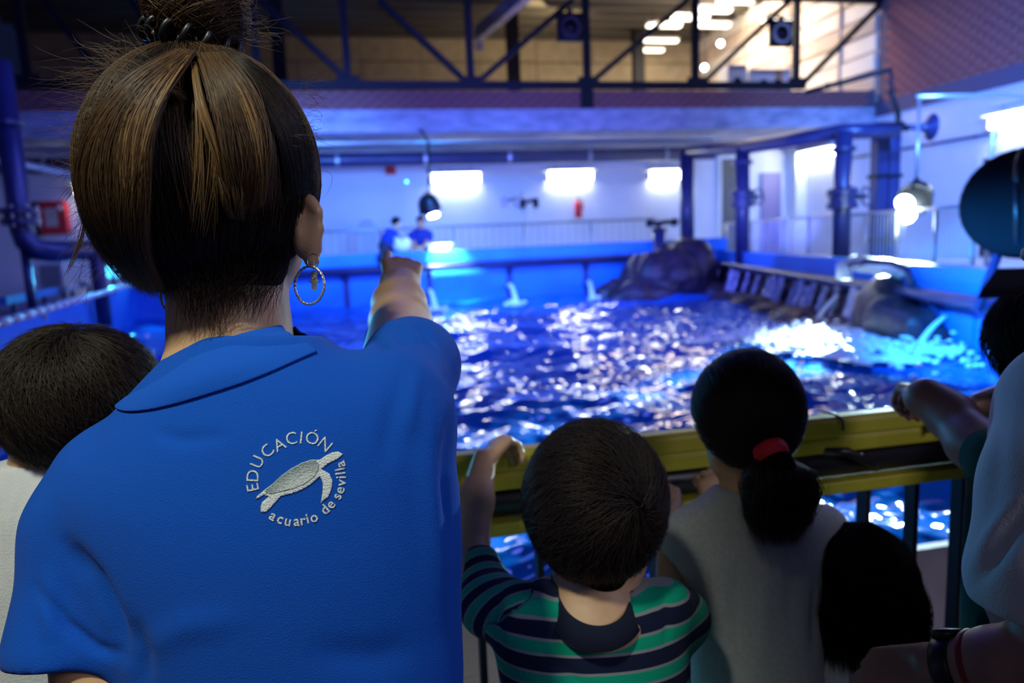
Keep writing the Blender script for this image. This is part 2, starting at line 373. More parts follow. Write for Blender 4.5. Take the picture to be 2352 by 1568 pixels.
def folds(v, f, lines):    # press or raise soft folds in cloth: (list of photo points, width in photo pixels, depth in metres)
    n = vnormals(v, f); p = pix(v); face = (n*(v-CC)).sum(1) < 0; out = v.copy()
    for pts, w, dep in lines:
        pts = np.array(pts, float); best = np.full(len(v), 1e9); fade = np.zeros(len(v)); tot = len(pts)-1
        for i in range(tot):
            a, b = pts[i], pts[i+1]; ab = b-a; t = np.clip((p-a)@ab/(ab@ab), 0, 1); dd = np.linalg.norm(p-a-t[:, None]*ab, axis=1)
            u = (i+t)/tot; k = dd < best; best[k] = dd[k]; fade[k] = np.sin(np.pi*np.clip(u[k]*.9+.05, 0, 1))
        out += n*((np.exp(-(best/w)**2)*fade*dep*face)[:, None])
    return out
def cloth(name, prim, h, m, parent, lines=(), smooth=4, ripple=0, seed=0):
    v, f = nets(prim, h, smooth)
    if ripple:
        n = vnormals(v, f); r = np.random.default_rng(seed); s = 0
        for _ in range(7):
            k = nrm(r.normal(size=3))*r.uniform(14, 42); k[2] *= .35; s = s+np.sin(v@k+r.uniform(0, 6.3))
        v = v+n*(s*ripple/3)[:, None]
    if lines: v = folds(v, f, lines)
    return link_mesh(name, v, f, m, parent, True)
def body(prim, h, m, parent, smooth=2):
    v, f = nets(prim, h, smooth); return link_mesh('body', v, f, m, parent, True)
def frame(fwd, up=(0, 0, 1)):
    fwd = nrm(fwd); r = nrm(np.cross(fwd, up)); return np.stack([r, fwd, np.cross(r, fwd)])
def head_prims(c, R, s=1.0, ears=True):
    g = lambda x, y, z: np.asarray(c)+s*(x*R[0]+y*R[1]+z*R[2])
    ps = [ell(g(0, -.008, .028), np.array((.073, .094, .083))*s, R), ell(g(0, .030, -.035), np.array((.058, .062, .078))*s, R),
          cap(g(-.045, .01, -.07), g(0, .065, -.092), .022*s, .022*s), cap(g(.045, .01, -.07), g(0, .065, -.092), .022*s, .022*s)]
    fine = [cap(g(0, .092, .005), g(0, .113, -.030), .007*s, .012*s), ell(g(0, .092, -.060), np.array((.024, .010, .010))*s, R),
            cap(g(-.035, .086, .025), g(.035, .086, .025), .009*s, .009*s)]
    if ears:
        for q in (-1, 1):
            fine += [ell(g(q*.079, -.008, -.008), np.array((.007, .018, .031))*s, R), ell(g(q*.080, -.002, -.034), np.array((.007, .009, .012))*s, R)]
    return [U([U(ps, .03*s)]+fine, .008*s)]
def eyes(parent, c, R, s=1.0):
    for q in (-1, 1):
        MB().sphere(np.asarray(c)+s*(q*.031*R[0]+.079*R[1]+.008*R[2]), .0125*s, 12, 8).build('eye', M['eye'], parent, True)
def hand_prims(w, fwd, back, side, s=1.0, curls=(.5, .55, .6, .6), thumb=.3, spread=.0):
    fwd, back = nrm(fwd), nrm(back); back = nrm(back-(back@fwd)*fwd); side = nrm(np.cross(fwd, back)) * (1 if np.cross(fwd, back)@np.asarray(side) > 0 else -1)
    w = np.asarray(w, float); palm = []; fin = []
    for o, L, seg, r, cu in ((.028, .082, (.040, .024, .019), .0088, curls[0]), (.009, .087, (.044, .028, .020), .0090, curls[1]),
                             (-.010, .082, (.040, .026, .019), .0086, curls[2]), (-.028, .074, (.032, .020, .017), .0076, curls[3])):
        k = w+fwd*L*s+side*o*s+back*(.004-.5*abs(o)**2*8)*s
        palm.append(cap(w+fwd*.012*s+side*o*.65*s, k, .0145*s, .0105*s))
        pts = [k]; ang = 0
        for i, l in enumerate(seg):
            ang += cu*(.95, 1.05, .65)[i]; d = math.cos(ang)*fwd-math.sin(ang)*back + side*o*spread*6
            pts.append(pts[-1]+d*l*s)
        fin.append(chain(pts, [r*1.12*s, r*1.02*s, r*.95*s, r*.8*s], .002))
    b = w+fwd*.022*s+side*.026*s-back*.006*s; a1 = b+(fwd*.62+side*(.80-.55*min(thumb, 1.3))-back*.25*thumb)*.040*s
    a2 = a1+(fwd*.86+side*(.40-.8*thumb)-back*.4*thumb)*.032*s; a3 = a2+(fwd*.80+side*(.15-1.1*thumb)-back*.4*thumb)*.026*s
    fin.append(chain([b, a1, a2, a3], [.0145*s, .0115*s, .0102*s, .0085*s], .003))
    pm = U(palm, .012*s); fg = U(fin, 0)
    return U([pm, fg], .006*s)
def lower(root, hip, yaw, s, m=None, hem=True, h=.010):
    hip = np.array(hip, float); r = np.array((math.cos(yaw), -math.sin(yaw), 0)); fw = np.array((math.sin(yaw), math.cos(yaw), 0)); z = hip[2]
    ps = [ell(hip, np.array((.165, .115, .13))*s, np.stack([r, fw, (0, 0, 1)]))]
    for q in (-1, 1):
        a = hip+r*q*.085*s; k = np.array((a[0], a[1], z*.52))+fw*.015*s; e = np.array((a[0], a[1], .075))
        ps += [cap(a-(0, 0, .04), k, .085*s, .062*s), cap(k, e, .062*s, .048*s)]
        sh = U([ell(e+fw*.05*s+(0, 0, .035-.075), np.array((.045, .13, .037))*s, np.stack([r, fw, (0, 0, 1)])), cap(e, e-(0, 0, .04), .042*s, .045*s)], .02)
        v, f = nets(P(lambda p, g=sh: np.maximum(g.f(p), .004-p[:, 2]), sh.lo, sh.hi), .008, 1); link_mesh('shoe', v, f, M['shoe'], root, True)
    cloth('trousers', U(ps, .03), h, m or M['denim'], root)

# ------------------------------------------------------------------ hair strands
def strands(name, pts, rad, m, parent, tip=.35, label=None):
    pts = np.asarray(pts, np.float32); k, n, _ = pts.shape; g = np.array(org(parent), np.float32)
    hc = bpy.data.hair_curves.new(name); hc.add_curves([n]*k)
    hc.points.foreach_set('position', (pts-g).reshape(-1))
    r = (np.ones((k, n))*np.interp(np.linspace(0, 1, n), [0, .6, 1], [1, 1, tip])*rad).astype(np.float32)
    try: hc.points.foreach_set('radius', r.reshape(-1))
    except Exception:
        a = hc.attributes.get('radius') or hc.attributes.new('radius', 'FLOAT', 'POINT'); a.data.foreach_set('value', r.reshape(-1))
    hc.materials.append(m)
    o = bpy.data.objects.new(name, hc); COL.objects.link(o)
    if parent: o.parent = parent; ORG[o.name] = tuple(float(x) for x in g)
    o['kind'] = 'stuff'
    if label: o['label'] = label
    return o
def sphere_flow(c, R, rad, n, whorl, length, lift, npt, keep, jitter=.25, seed=1, swirl=.0):
    # strands lying on an ellipsoid, combed away from a whorl
    r = np.random.default_rng(seed); out = []; wh = nrm(whorl)
    u = r.normal(size=(n*4, 3)); u /= np.linalg.norm(u, axis=1)[:, None]; u = u[keep(u)][:n]
    t = wh[None]-(u@wh)[:, None]*u; t = -t/np.maximum(np.linalg.norm(t, axis=1), 1e-6)[:, None]
    sd = np.cross(u, t); j = r.normal(size=len(u))*jitter+swirl; t = t*np.cos(j)[:, None]+sd*np.sin(j)[:, None]
    L = length*r.uniform(.6, 1.15, len(u)); mean = np.mean(rad); base = r.uniform(.97, 1.03, len(u))[:, None]; lf = r.uniform(.3, 1, len(u))*lift
    pts = []
    for i in range(npt):
        s = i/(npt-1); a = L/mean*s
        q = u*np.cos(a)[:, None]+t*np.sin(a)[:, None]
        p = q*rad*(base+(lf*s**1.5/mean)[:, None]); pts.append(np.asarray(c)+p@R)
    return np.stack(pts, 1)

# ================================================================== SETTING
WZ = .33                                     # water level
XW, YB, YS = 11.9, 18.0, 15.0                # right wall, back wall, slab edge
def xl(y): return -2.25-.14*(y-2.1)
def xr(y): return 4.45+.2437*(y-2.1)
def onPlane(x, y, p, n): v = ray(x, y); n = np.asarray(n, float); return CC+v*(((np.asarray(p, float)-CC)@n)/(v@n))
_t = nrm((.2437, 1, 0)); RN = np.array((-_t[1], _t[0], 0))        # right pool wall: along, inward normal
def onRight(x, y, off=0): return onPlane(x, y, np.array((4.45, 2.1, 0))+RN*off, RN)
def quadwall(p, q, z0, z1, t, side):         # upright wall between two plan points
    p, q = np.array((*p, 0.)), np.array((*q, 0.)); n = np.array(side, float)*t; a, b = np.array((0, 0, z0)), np.array((0, 0, z1))
    return MB().hexa([p+a, q+a, q+n+a, p+n+a, p+b, q+b, q+n+b, p+n+b])

struct(MB().box((-8, -3, -.12), (12.2, 2.065, 0)).build('floor', M['floor']))
struct(MB().box((-2.9, 2.065, -.12), (4.9, 2.1, WZ+.02)).build('wall_pool_near', M['kerb']))
far = struct(MB().box((-4.1, 14.0, -.3), (7.6, 14.25, 1.32)).build('wall_pool_far', M['pool_rim']))
rw = struct(quadwall((xr(2.1), 2.1), (xr(14), 14), -.3, 1.07, .22, -RN).build('wall_pool_right', M['pool_blue']))
lw = struct(quadwall((xl(2.1), 2.1), (xl(14), 14), -.3, .98, -.22, (.99, .14, 0)).build('wall_pool_left', M['pool_blue']))
# painted panels of the far pool wall, between its dark posts
px0 = onY(1170, 650, 14)[0]; step = onY(1345, 650, 14)[0]-px0
for i in range(-3, 3):
    a, b = px0+i*step+.06, px0+(i+1)*step-.06
    poly = [(a, 13.999, .10), (b, 13.999, .10)]
    for k in range(5): t = k/4*math.pi/2; poly.append((b-.12+.12*math.cos(t), 13.999, .80+.12*math.sin(t)))
    for k in range(5): t = math.pi/2+k/4*math.pi/2; poly.append((a+.12+.12*math.cos(t), 13.999, .80+.12*math.sin(t)))
    MB().prism(poly, (0, -1, 0), .03).build('panel', M['pool_blue'], far)
    MB().box((a-.11, 13.95, .10), (a-.01, 14.0, .98)).build('post', M['pool_frame'], far)
bk = MB().box((-4.1, 13.955, 1.09), (7.6, 14.0, 1.28)).build('rim_band', M['pool_blue'], far)
# right pool wall: inner panels
for i in range(6):
    y0, y1 = 2.4+i*.95, 2.4+(i+1)*.95-.10
    q = quadwall((xr(y0), y0), (xr(y1), y1), .12, .68, .03, RN); q.build('panel', M['pool_blue'], rw)

# water with real waves
def wave(x, y, seed=3):
    r = np.random.default_rng(seed); z = np.zeros_like(x)
    for i in range(48):
        lam = .075*(1.068**i); th = r.uniform(0, 2*np.pi); k = 2*np.pi/lam
        z += .0058*lam*np.sin(k*(x*np.cos(th)+y*np.sin(th))+r.uniform(0, 6.3)+.6*np.sin(.9*x+1.3*y+i))
    return z
nx, ny = 600, 600
ys = np.concatenate([np.linspace(2.1, 6, 290), np.linspace(6, 14, ny-289)[1:]]); uu = np.linspace(0, 1, nx)
Yg, Ug = np.meshgrid(ys, uu, indexing='ij'); Xg = xl(Yg)*(1-Ug)+xr(Yg)*Ug
Zg = WZ+wave(Xg, Yg)
vs = np.stack([Xg, Yg, Zg], -1).reshape(-1, 3); ii = np.arange(len(ys)*nx).reshape(len(ys), nx)
fs = np.stack([ii[:-1, :-1], ii[:-1, 1:], ii[1:, 1:], ii[1:, :-1]], -1).reshape(-1, 4)
struct(link_mesh('water', vs, fs.tolist(), M['water'], None, True))

# decks around the pool
struct(MB().box((-9, 14.25, .55), (XW, YB, .75)).build('floor_deck_back', M['concrete']))
struct(MB().prism([(xr(2.1)+.25, 2.1, .55), (XW, 2.1, .55), (XW, 14.25, .55), (xr(14.25)+.25, 14.25, .55)], (0, 0, 1), .2).build('floor_deck_right', M['concrete']))
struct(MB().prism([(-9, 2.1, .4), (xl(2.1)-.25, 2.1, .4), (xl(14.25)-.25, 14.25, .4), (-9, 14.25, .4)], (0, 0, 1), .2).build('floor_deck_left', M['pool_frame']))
struct(MB().box((-9, YB, .5), (XW+.2, YB+.25, 3.75)).build('wall_back', M['white_wall']))
struct(MB().box((XW, 1.5, .5), (XW+.25, YB, 4.2)).build('wall_right', M['right_wall']))
struct(MB().box((-9.25, 1.5, .4), (-9, YB, 4.2)).build('wall_left', M['white_wall']))
struct(MB().box((-9, YS, 3.70), (XW, 25, 4.13)).build('ceiling_slab', M['slab']))
# pilaster and low plinth in the back corner
struct(MB().box((XW-.32, 17.6, .75), (XW-.003, YB-.003, 3.69)).build('trim_1', M['offwhite']))
p = onY(545, 480, YB-.1); 
# doorway in the back wall near the corner and doors
def wall_door(name, a, b, top, m, frame_m):
    o = struct(MB().box((a, YB-.05, .76), (b, YB-.005, top)).build(name, m))
    MB().box((a-.07, YB-.07, .76), (a, YB-.004, top+.07)).box((b, YB-.07, .76), (b+.07, YB-.004, top+.07)).box((a, YB-.07, top), (b, YB-.004, top+.07)).build('frame', frame_m, o)
    MB().lathe((b-.1, YB-.05, 1.75), (0, -1, 0), [(0, .02), (.05, .02), (.05, .035), (.08, .03)], 10).build('handle', M['steel_grey'], o)
M['door_purple'] = mat('door_mauve', (.22, .18, .34), .6); M['door_dark'] = mat('door_dark', (.05, .02, .035), .5); M['door_grey'] = mat('door_grey', (.10, .10, .10), .6)
wall_door('door_1', onY(1752, 500, YB)[0], onY(1785, 500, YB)[0], onY(1765, 403, YB)[2], M['door_purple'], M['door_purple'])
wall_door('door_2', onY(1655, 500, YB)[0], onY(1692, 500, YB)[0], onY(1670, 365, YB)[2], M['door_grey'], M['offwhite'])
a, b = onX(2258, 480, XW), onX(2312, 480, XW); top = onX(2258, 366, XW)[2]
d3 = struct(MB().box((XW-.05, b[1], .76), (XW-.003, a[1], top)).build('door_3', M['door_dark']))
MB().box((XW-.08, a[1], .76), (XW-.004, a[1]+.12, top+.1)).box((XW-.08, b[1]-.12, .76), (XW-.004, b[1], top+.1)).box((XW-.08, b[1], top), (XW-.004, a[1], top+.1)).build('frame', M['offwhite'], d3)
MB().box((XW-.12, b[1]+.1, 1.75), (XW-.05, b[1]+.22, 1.79)).build('handle', M['steel_grey'], d3)

# --- brick parapet on the slab edge
par = struct(MB().box((-9, YS+.03, 4.13), (XW-.02, YS+.24, 4.50)).build('wall_parapet', M['mortar']))
bw, bh = .262, .088; first = None; cnt = 0
def brick_proto(sz):
    bm = MB().box((-sz[0]/2, -sz[1]/2, -sz[2]/2), (sz[0]/2, sz[1]/2, sz[2]/2)); o = bm.build('brick', M['brick']); return o
def lay(o, parent, pos, first_used):
    c = o if not first_used else o.copy()
    if first_used: COL.objects.link(c)
    c.parent = parent; c.location = Vector(pos)-Vector(org(parent)); return c
bp_ = brick_proto((bw-.014, .06, bh-.014)); used = False
for r in range(4):
    for i in range(70):
        x = -6.1+i*bw+(bw/2 if r % 2 else 0)
        if x > XW-.2: break
        lay(bp_, par, (x, YS+.03+random.uniform(-.006, .006), 4.13+.047+r*.0925), used); used = True
# --- upper right brick wall
rb = struct(MB().box((XW-.0, 3.0, 4.2), (XW+.25, YS-.05, 8.2)).build('wall_right_upper', M['mortar']))
bp2 = brick_proto((.06, .30-.016, .115-.016)); used = False; rest = MB()
cand = []
for r in range(28):
    for i in range(40):
        y = 3.2+i*.30+(.15 if r % 2 else 0); z = 4.26+r*.115
        if y > YS-.25: continue
        q = np.array((XW, y, z))-CC; dd = q@CF; sx = W/2+F*(q@CR)/dd; sy = H/2-F*(q@CU)/dd
        cand.append((not (1900 < sx < 2420 and -60 < sy < 260), dd, (XW-.005+random.uniform(-.006, .006), y, z)))
cand.sort()
for k, (_, _, pos) in enumerate(cand):
    if k < 290: lay(bp2, rb, pos, used); used = True
    else: rest.box((pos[0]-.03, pos[1]-.142, pos[2]-.0495), (pos[0]+.03, pos[1]+.142, pos[2]+.0495))
tag(rest.build('brickwork', M['brick'], rb), kind='stuff')
struct(MB().box((XW-.06, 3, 3.90), (XW-.004, YS-.05, 4.22)).build('trim_2', mat('dark_plinth', (.10, .08, .13), .85, bump=.2, bscale=20)))

# --- hall above the slab
tw = struct(MB().box((-9, 24.05, 4.13), (XW, 24.25, 8.6)).build('wall_hall_back', M['beam_brown']))
pw = 1.9
for r, (z0, z1) in enumerate(((4.15, 5.0), (5.02, 6.05), (6.08, 7.16), (7.20, 8.3))):
    for i in range(11):
        MB().box((-9+i*pw+.01, 24.0, z0), (-9+(i+1)*pw-.01, 24.05, z1)).build('panel', M['tan_panel'], tw)
cl = struct(MB().box((-9, YS+.3, 8.3), (XW, 24.2, 8.5)).build('ceiling', M['black_matt']))
for i in range(11):
    y = 15.9+i*.78; MB().box((-9, y-.10, 7.85), (XW, y+.12, 8.3)).build('joist', M['beam_brown'], cl)
cw = struct(MB().box((XW, YS-.04, 4.13), (XW+.2, 24.2, 8.5)).build('wall_hall_right', M['clad_tan']))
for i in range(9):
    z = 4.55+i*.42
    for k in range(3):
        y0 = YS+.02+k*3.02
        MB().box((XW-.05-.03*(i % 2), y0, z), (XW, y0+2.98, z+.36)).build('board', M['clad_pale'] if i % 3 else M['clad_tan'], cw)
for k in range(4):
    y = YS+1.2+k*2.2; MB().box((XW-.12, y, 4.13), (XW-.05, y+.07, 8.3)).build('batten', M['clad_tan'], cw)
# hall columns
for px_, Yc, lab in ((1178, 20, 'dark steel column rising behind the middle of the roof truss'), (1465, 22.5, 'dark steel column beside the bright end of the upper hall'),
                     (640, 20, 'dark steel column behind the truss beside the woman\'s hair')):
    q = onY(px_, 120, Yc)
    t = thing('hall_column', lab, 'column', (q[0], Yc, 4.13), 'columns of the upper hall')
    MB().box((q[0]-.16, Yc-.14, 4.15), (q[0]+.16, Yc-.10, 7.84)).box((q[0]-.16, Yc+.10, 4.15), (q[0]+.16, Yc+.14, 7.84)).box((q[0]-.03, Yc-.10, 4.15), (q[0]+.03, Yc+.10, 7.84)).build('shaft', M['steel_dark'], t)
    MB().box((q[0]-.22, Yc-.2, 4.13), (q[0]+.22, Yc+.2, 4.15)).build('base_plate', M['steel_dark'], t)
t = thing('roof_strut', 'pale sloping strut under the upper hall roof, left of the middle column', 'strut', onY(1100, 85, 19.8))
qa, qb = onY(1235, -40, 16.6), onY(1100, 78, 19.8); MB().bar(qa, qb, .22, .34).build('strut', M['slab'], t); MB().box(qb-(.09, .05, .42), qb+(.09, .10, .05)).build('end_plate', M['slab'], t)
# warm strips under the joists
for n, (x, y, Yw, L) in enumerate(((1690, 6, 16.7, .9), (1640, 27, 17.9, .9), (1585, 45, 19, 1.0), (1640, 62, 19.6, .9), (1525, 62, 20.6, 1.0), (1790, 52, 17.4, .9), (1515, 96, 22.6, 1.2), (1490, 118, 23.4, 1.0))):
    q = onY(x, y, Yw); q[2] = max(q[2], 5)
    t = thing('strip_light', ['first warm strip light from the top edge above the bright hall', 'second warm strip light below the topmost one', 'warm strip light left of the long truss diagonal',
              'warm strip light beside the right post of the truss', 'warm strip light low near the dark hall column', 'warm strip light just above the right round speaker',
              'long warm strip light over the tan end wall', 'lowest warm strip light, at the tan end wall'][n], 'light', q, 'warm strip lights of the upper hall')
    MB().box(q+(-L/2, -.1, 0), q+(L/2, .1, .06)).build('diffuser', M['lamp_warm'], t)
    MB().box(q+(-L/2-.03, -.12, .06), q+(L/2+.03, .12, .12)).build('housing', M['offwhite'], t)
    for s in (-1, 1): MB().tube([q+(s*L*.35, 0, .12), (q[0]+s*L*.35, q[1], 8.3)], .012, 6).build('hanger', M['steel_dark'], t)
for n, (x, y) in enumerate(((1655, 100), (1618, 155))):
    q = onY(x, y, 18.5); t = thing('spot_lamp', ['small bright bulb high beside the truss post', 'small bright bulb low beside the truss post'][n], 'light', q, 'small bright bulbs in the upper hall')
    MB().sphere(q, .07, 12, 8).build('bulb', M['lamp_hot'], t, True); MB().tube([q+(0, 0, .06), (q[0], q[1], 8.3)], .012, 6).build('stem', M['steel_dark'], t)
# white units on the hall floor
for n, (xa, xb, ya, yb_, Yu) in enumerate(((1672, 1716, 148, 192, 16.6), (1722, 1818, 158, 192, 16.6))):
    a = onY(xa, yb_, Yu); b = onY(xb, ya, Yu)
    t = thing('ventilation_unit', ['tall narrow white cabinet standing behind the truss chord', 'wide white unit with two dark outlets behind the truss chord'][n], 'cabinet', ((a[0]+b[0])/2, Yu, 4.13))
    bevel(MB().box((a[0], Yu, 4.14), (b[0], Yu+.5, b[2])).build('casing', M['offwhite'], t), .02)
    for k in range(1+n):
        cx = a[0]+(b[0]-a[0])*((k+1)/(2+n)); MB().lathe((cx, Yu, (4.6+b[2])/2), (0, -1, 0), [(0, .11), (.02, .11), (.02, .08), (.01, .0)], 16).build('outlet', M['steel_dark'], t)
    MB().box((a[0]+.04, Yu-.012, b[2]-.12), (b[0]-.04, Yu, b[2]-.05)).build('top_trim', M['steel_grey'], t)
# dado below cladding at right end
# --- roof truss over the slab edge
tz = onY(1100, 198, YS)[2]; tr = thing('roof_truss', 'long dark steel truss running above the brick parapet', 'truss', (2.6, YS-.05, tz))
YT = YS-.08; zt = 6.42
xe = onY(1838, 192, YT)[0]
MB().box((-8.9, YT-.07, tz-.075), (xe+.1, YT+.07, tz+.075)).build('bottom_chord', M['steel_dark'], tr)
MB().box((-8.9, YT-.07, zt-.06), (onY(2030, 8, YT)[0], YT+.07, zt+.07)).build('top_chord', M['steel_dark'], tr)
for x in (60, 345, 590, 797, 1080, 1348, 1597, 1828):
    q = onY(x, 150, YT); MB().box((q[0]-.07, YT-.06, tz), (q[0]+.07, YT+.06, zt)).build('post', M['steel_dark'], tr)
    MB().box((q[0]-.22, YT-.085, tz-.06), (q[0]+.22, YT-.065, tz+.16)).build('gusset', M['steel_dark'], tr)
for (xa, ya, xb, yb_) in ((300, 0, 362, 82), (597, 0, 795, 180), (870, 0, 1062, 180), (1315, 0, 1108, 180), (1580, 0, 1366, 182), (1815, 0, 1616, 187), (2020, 12, 1846, 190), (100, 0, 240, 180)):
    a, b = onY(xa, ya, YT), onY(xb, yb_, YT)
    if xa in (300,): b = a+(b-a)*1.6
    MB().bar(a, b, .11, .11, (0, 1, 0)).build('diagonal', M['steel_dark'], tr)
q = onY(1348, 215, YS-.02); MB().box((q[0]-.13, YS-.06, 4.13), (q[0]+.13, YS+.0, tz)).build('bracket', M['steel_dark'], tr)
for n, (x, y) in enumerate(((1310, 62), (1795, 76))):
    q = onY(x, y, YT-.16); t = thing('round_speaker', ['square dark speaker with dim round cone hung on the middle truss bay', 'square dark speaker with pale round ring beside the bright hall'][n], 'speaker', q, 'speakers hung on the truss')
    bevel(MB().box(q+(-.27, -.02, -.28), q+(.27, .10, .28)).build('case', M['black'], t), .02)
    MB().ring(q+(0, -.03, 0), (0, -1, 0), .19, .035, 28, 8).build('ring', M['door_dark'] if n == 0 else M['clad_tan'], t, True)
    MB().lathe(q+(0, -.02, 0), (0, -1, 0), [(0, .16), (.01, .16), (-.01, .06), (.02, .05), (.03, .0)], 20).build('cone', M['door_dark'], t, True)
    MB().box(q+(-.05, -.02, .28), q+(.05, .06, .36)).build('bracket', M['steel_dark'], t)

# ================================================================== BUILDING SERVICES, FAR SIDE
def fluoro(xa, ya, xb, yb_, where, label, strip=True):
    a = (onY(xa, ya, YB-.12) if where == 'back' else onX(xa, ya, XW-.12)); b = (onY(xb, yb_, YB-.12) if where == 'back' else onX(xb, yb_, XW-.12))
    a[2] = b[2] = (a[2]+b[2])/2; n = np.array((0, -1., 0)) if where == 'back' else np.array((-1., 0, 0)); c = (a+b)/2
    t = thing('fluorescent_lamp', label, 'light', c, 'fluorescent lamps')
    MB().bar(a-n*.07, b-n*.07, .08, .16).build('housing', M['offwhite'], t)
    for s in (-.055, .055): MB().tube([a+(0, 0, s), b+(0, 0, s)], .034, 10).build('tube', M['lamp_white'], t, True)
    MB().bar(a+(0, 0, .135)+n*.06, b+(0, 0, .135)+n*.06, .34, .025).build('hood', M['offwhite'], t)
    for e in (a, b): MB().bar(e-nrm(b-a)*.03, e+nrm(b-a)*.03, .09, .20).build('end_cap', M['offwhite'], t)
    if strip:
        u = np.array((0, 0, .34)); MB().bar(a+u-n*.06, b+u-n*.06, .09, .07).build('cable_tray', M['offwhite'], t)
        for e in (a*.8+b*.2, a*.2+b*.8): MB().tube([e+(0, 0, .08)-n*.07, e+u-n*.07], .012, 6).build('hanger', M['steel_grey'], t)
    return t
fluoro(990, 412, 1105, 410, 'back', 'fluorescent lamp on the far wall above the dark hanging spotlight')
fluoro(1256, 405, 1363, 403, 'back', 'fluorescent lamp on the far wall above the fire extinguisher')
fluoro(1490, 405, 1566, 400, 'back', 'fluorescent lamp on the far wall next to a dark blue column')
fluoro(1842, 365, 1922, 345, 'right', 'fluorescent lamp on the side wall between the two blue valve columns')
fluoro(2272, 283, 2400, 262, 'right', 'largest fluorescent lamp, on the side wall above the dark door')
fluoro(170, 436, 222, 434, 'back', 'fluorescent lamp glowing behind the woman\'s loose hair', False)
# big header pipe below the slab, with cable tray
a, b = onY(-250, 386, 16.4), onY(1640, 352, 16.4); z = (a[2]+b[2])/2
t = thing('header_pipe', 'long dark blue pipe running under the concrete slab along the far wall', 'pipe', ((a[0]+b[0])/2, 16.4, z))
MB().tube([(a[0], 16.4, z), (b[0], 16.4, z)], .155, 16).build('run', M['pipe_blue'], t, True)
for i in range(8):
    x = -6+i*1.9; MB().tube([(x, 16.4, z+.10), (x, 16.4, 3.70)], .03, 8).build('hanger', M['steel_grey'], t)
    MB().lathe((x-.04, 16.4, z), (1, 0, 0), [(0, .165), (.08, .165)], 16).build('clamp', M['steel_grey'], t)
t = thing('cable_tray', 'thin pale cable tray lit from above the dark header pipe', 'cable tray', (2.5, 15.9, z+.2))
MB().box((a[0], 15.75, z+.215), (b[0]-.3, 16.05, z+.235)).box((a[0], 15.75, z+.215), (b[0]-.3, 15.765, z+.30)).build('tray', M['steel_lit'], t)
for i in range(9): MB().tube([(-6+i*1.65, 15.9, z+.22), (-6+i*1.65, 15.9, 3.70)], .012, 6).build('hanger', M['steel_grey'], t)
# right header: from the back corner to the right columns
pc = [D(1577, 348, 14.9), D(1706, 340, 13.0), D(1936, 302, 10.6)]
zs = 3.0
def col_top(x, y, d): q = D(x, y, d); return q
t = thing('side_header_pipe', 'dark blue pipe linking the tops of the valve columns at right', 'pipe', pc[1])
MB().tube([pc[0], (pc[0]+pc[1])/2, pc[1], (pc[1]+pc[2])/2, pc[2], D(2058, 300, 10.9)], .11, 14).build('run', M['pipe_blue'], t, True)
MB().tube([D(1600, 334, 14.8), D(1730, 322, 12.9), D(1900, 300, 10.9)], .025, 8).build('light_conduit', M['steel_lit'], t, True)
# columns with valves
for n, (xa, ya, xb, yb_, d, r, fl, lab) in enumerate(((1577, 345, 1577, 600, 14.9, .145, False, 'dark blue vertical pipe in the far corner behind the rock'),
        (1706, 340, 1703, 600, 13.0, .125, True, 'dark blue valve column with flange, nearer the mauve door'),
        (1938, 302, 1928, 622, 10.6, .125, True, 'large dark blue valve column beside the lit white inlet pipe'))):
    a, b = D(xa, ya, d), D(xb, yb_, d); b[0], b[1] = a[0], a[1]; b[2] = .76
    t = thing('valve_pipe', lab, 'pipe', b, 'blue vertical pipes on the right side')
    MB().tube([b, a], r, 16).build('pipe', M['pipe_blue'], t, True)
    if fl:
        m_ = D((xa+xb)/2, 456, d); m_[0], m_[1] = a[0], a[1]
        MB().lathe(m_-(0, 0, .16), (0, 0, 1), [(0, r), (.02, r*1.75), (.10, r*1.75), (.11, r*1.5), (.20, r*1.5), (.21, r*1.75), (.30, r*1.75), (.33, r)], 20).build('flange', M['pipe_blue'], t)
        w = m_+CR*(.36 if n == 2 else .30)+(0, 0, .04); MB().tube([m_, w], .035, 10).build('spindle', M['steel_dark'], t, True)
        MB().ring(w, nrm(CR*.6-CF*.8), .14, .018, 24, 6).build('handwheel', M['pipe_blue'], t, True)
        MB().lathe(a-(0, 0, .30), (0, 0, 1), [(0, r), (.02, r*1.5), (.07, r*1.5), (.09, r)], 18).build('collar', M['pipe_blue'], t)
    MB().lathe(b, (0, 0, 1), [(0, r*1.7), (.03, r*1.7), (.04, r)], 16).build('foot', M['pipe_blue'], t)
# duct pair and conduit right of the columns
a = D(2038, 310, 11.4); 
t = thing('riser_duct', 'dark blue twin riser against the right wall behind the blue spotlight', 'duct', (a[0], a[1], .75))
for s in (-.13, .10): bevel(MB().box((a[0]+s-.10, a[1]-.1, .755), (a[0]+s+.09, a[1]+.1, a[2])).build('duct', M['pipe_blue'], t), .02)
for zz in (1.2, 2.2, 3.0): MB().box((a[0]-.26, a[1]-.12, zz), (a[0]+.22, a[1]+.12, zz+.05)).build('strap', M['steel_dark'], t)
t = thing('conduit', 'thin dark conduit bending down at the end of the truss', 'conduit', D(2046, 160, 12))
MB().tube([D(1850, 212, 12.6), D(1950, 185, 12.3), D(2046, 160, 12), D(2048, 215, 12), D(2063, 262, 12), D(2064, 300, 11.8)], .045, 10).build('tube', M['steel_dark'], t, True)
for x, y in ((1900, 198), (2048, 212)): MB().sphere(D(x, y, 12.3 if x < 2000 else 12), .06, 10, 6).build('joint', M['steel_dark'], t, True)
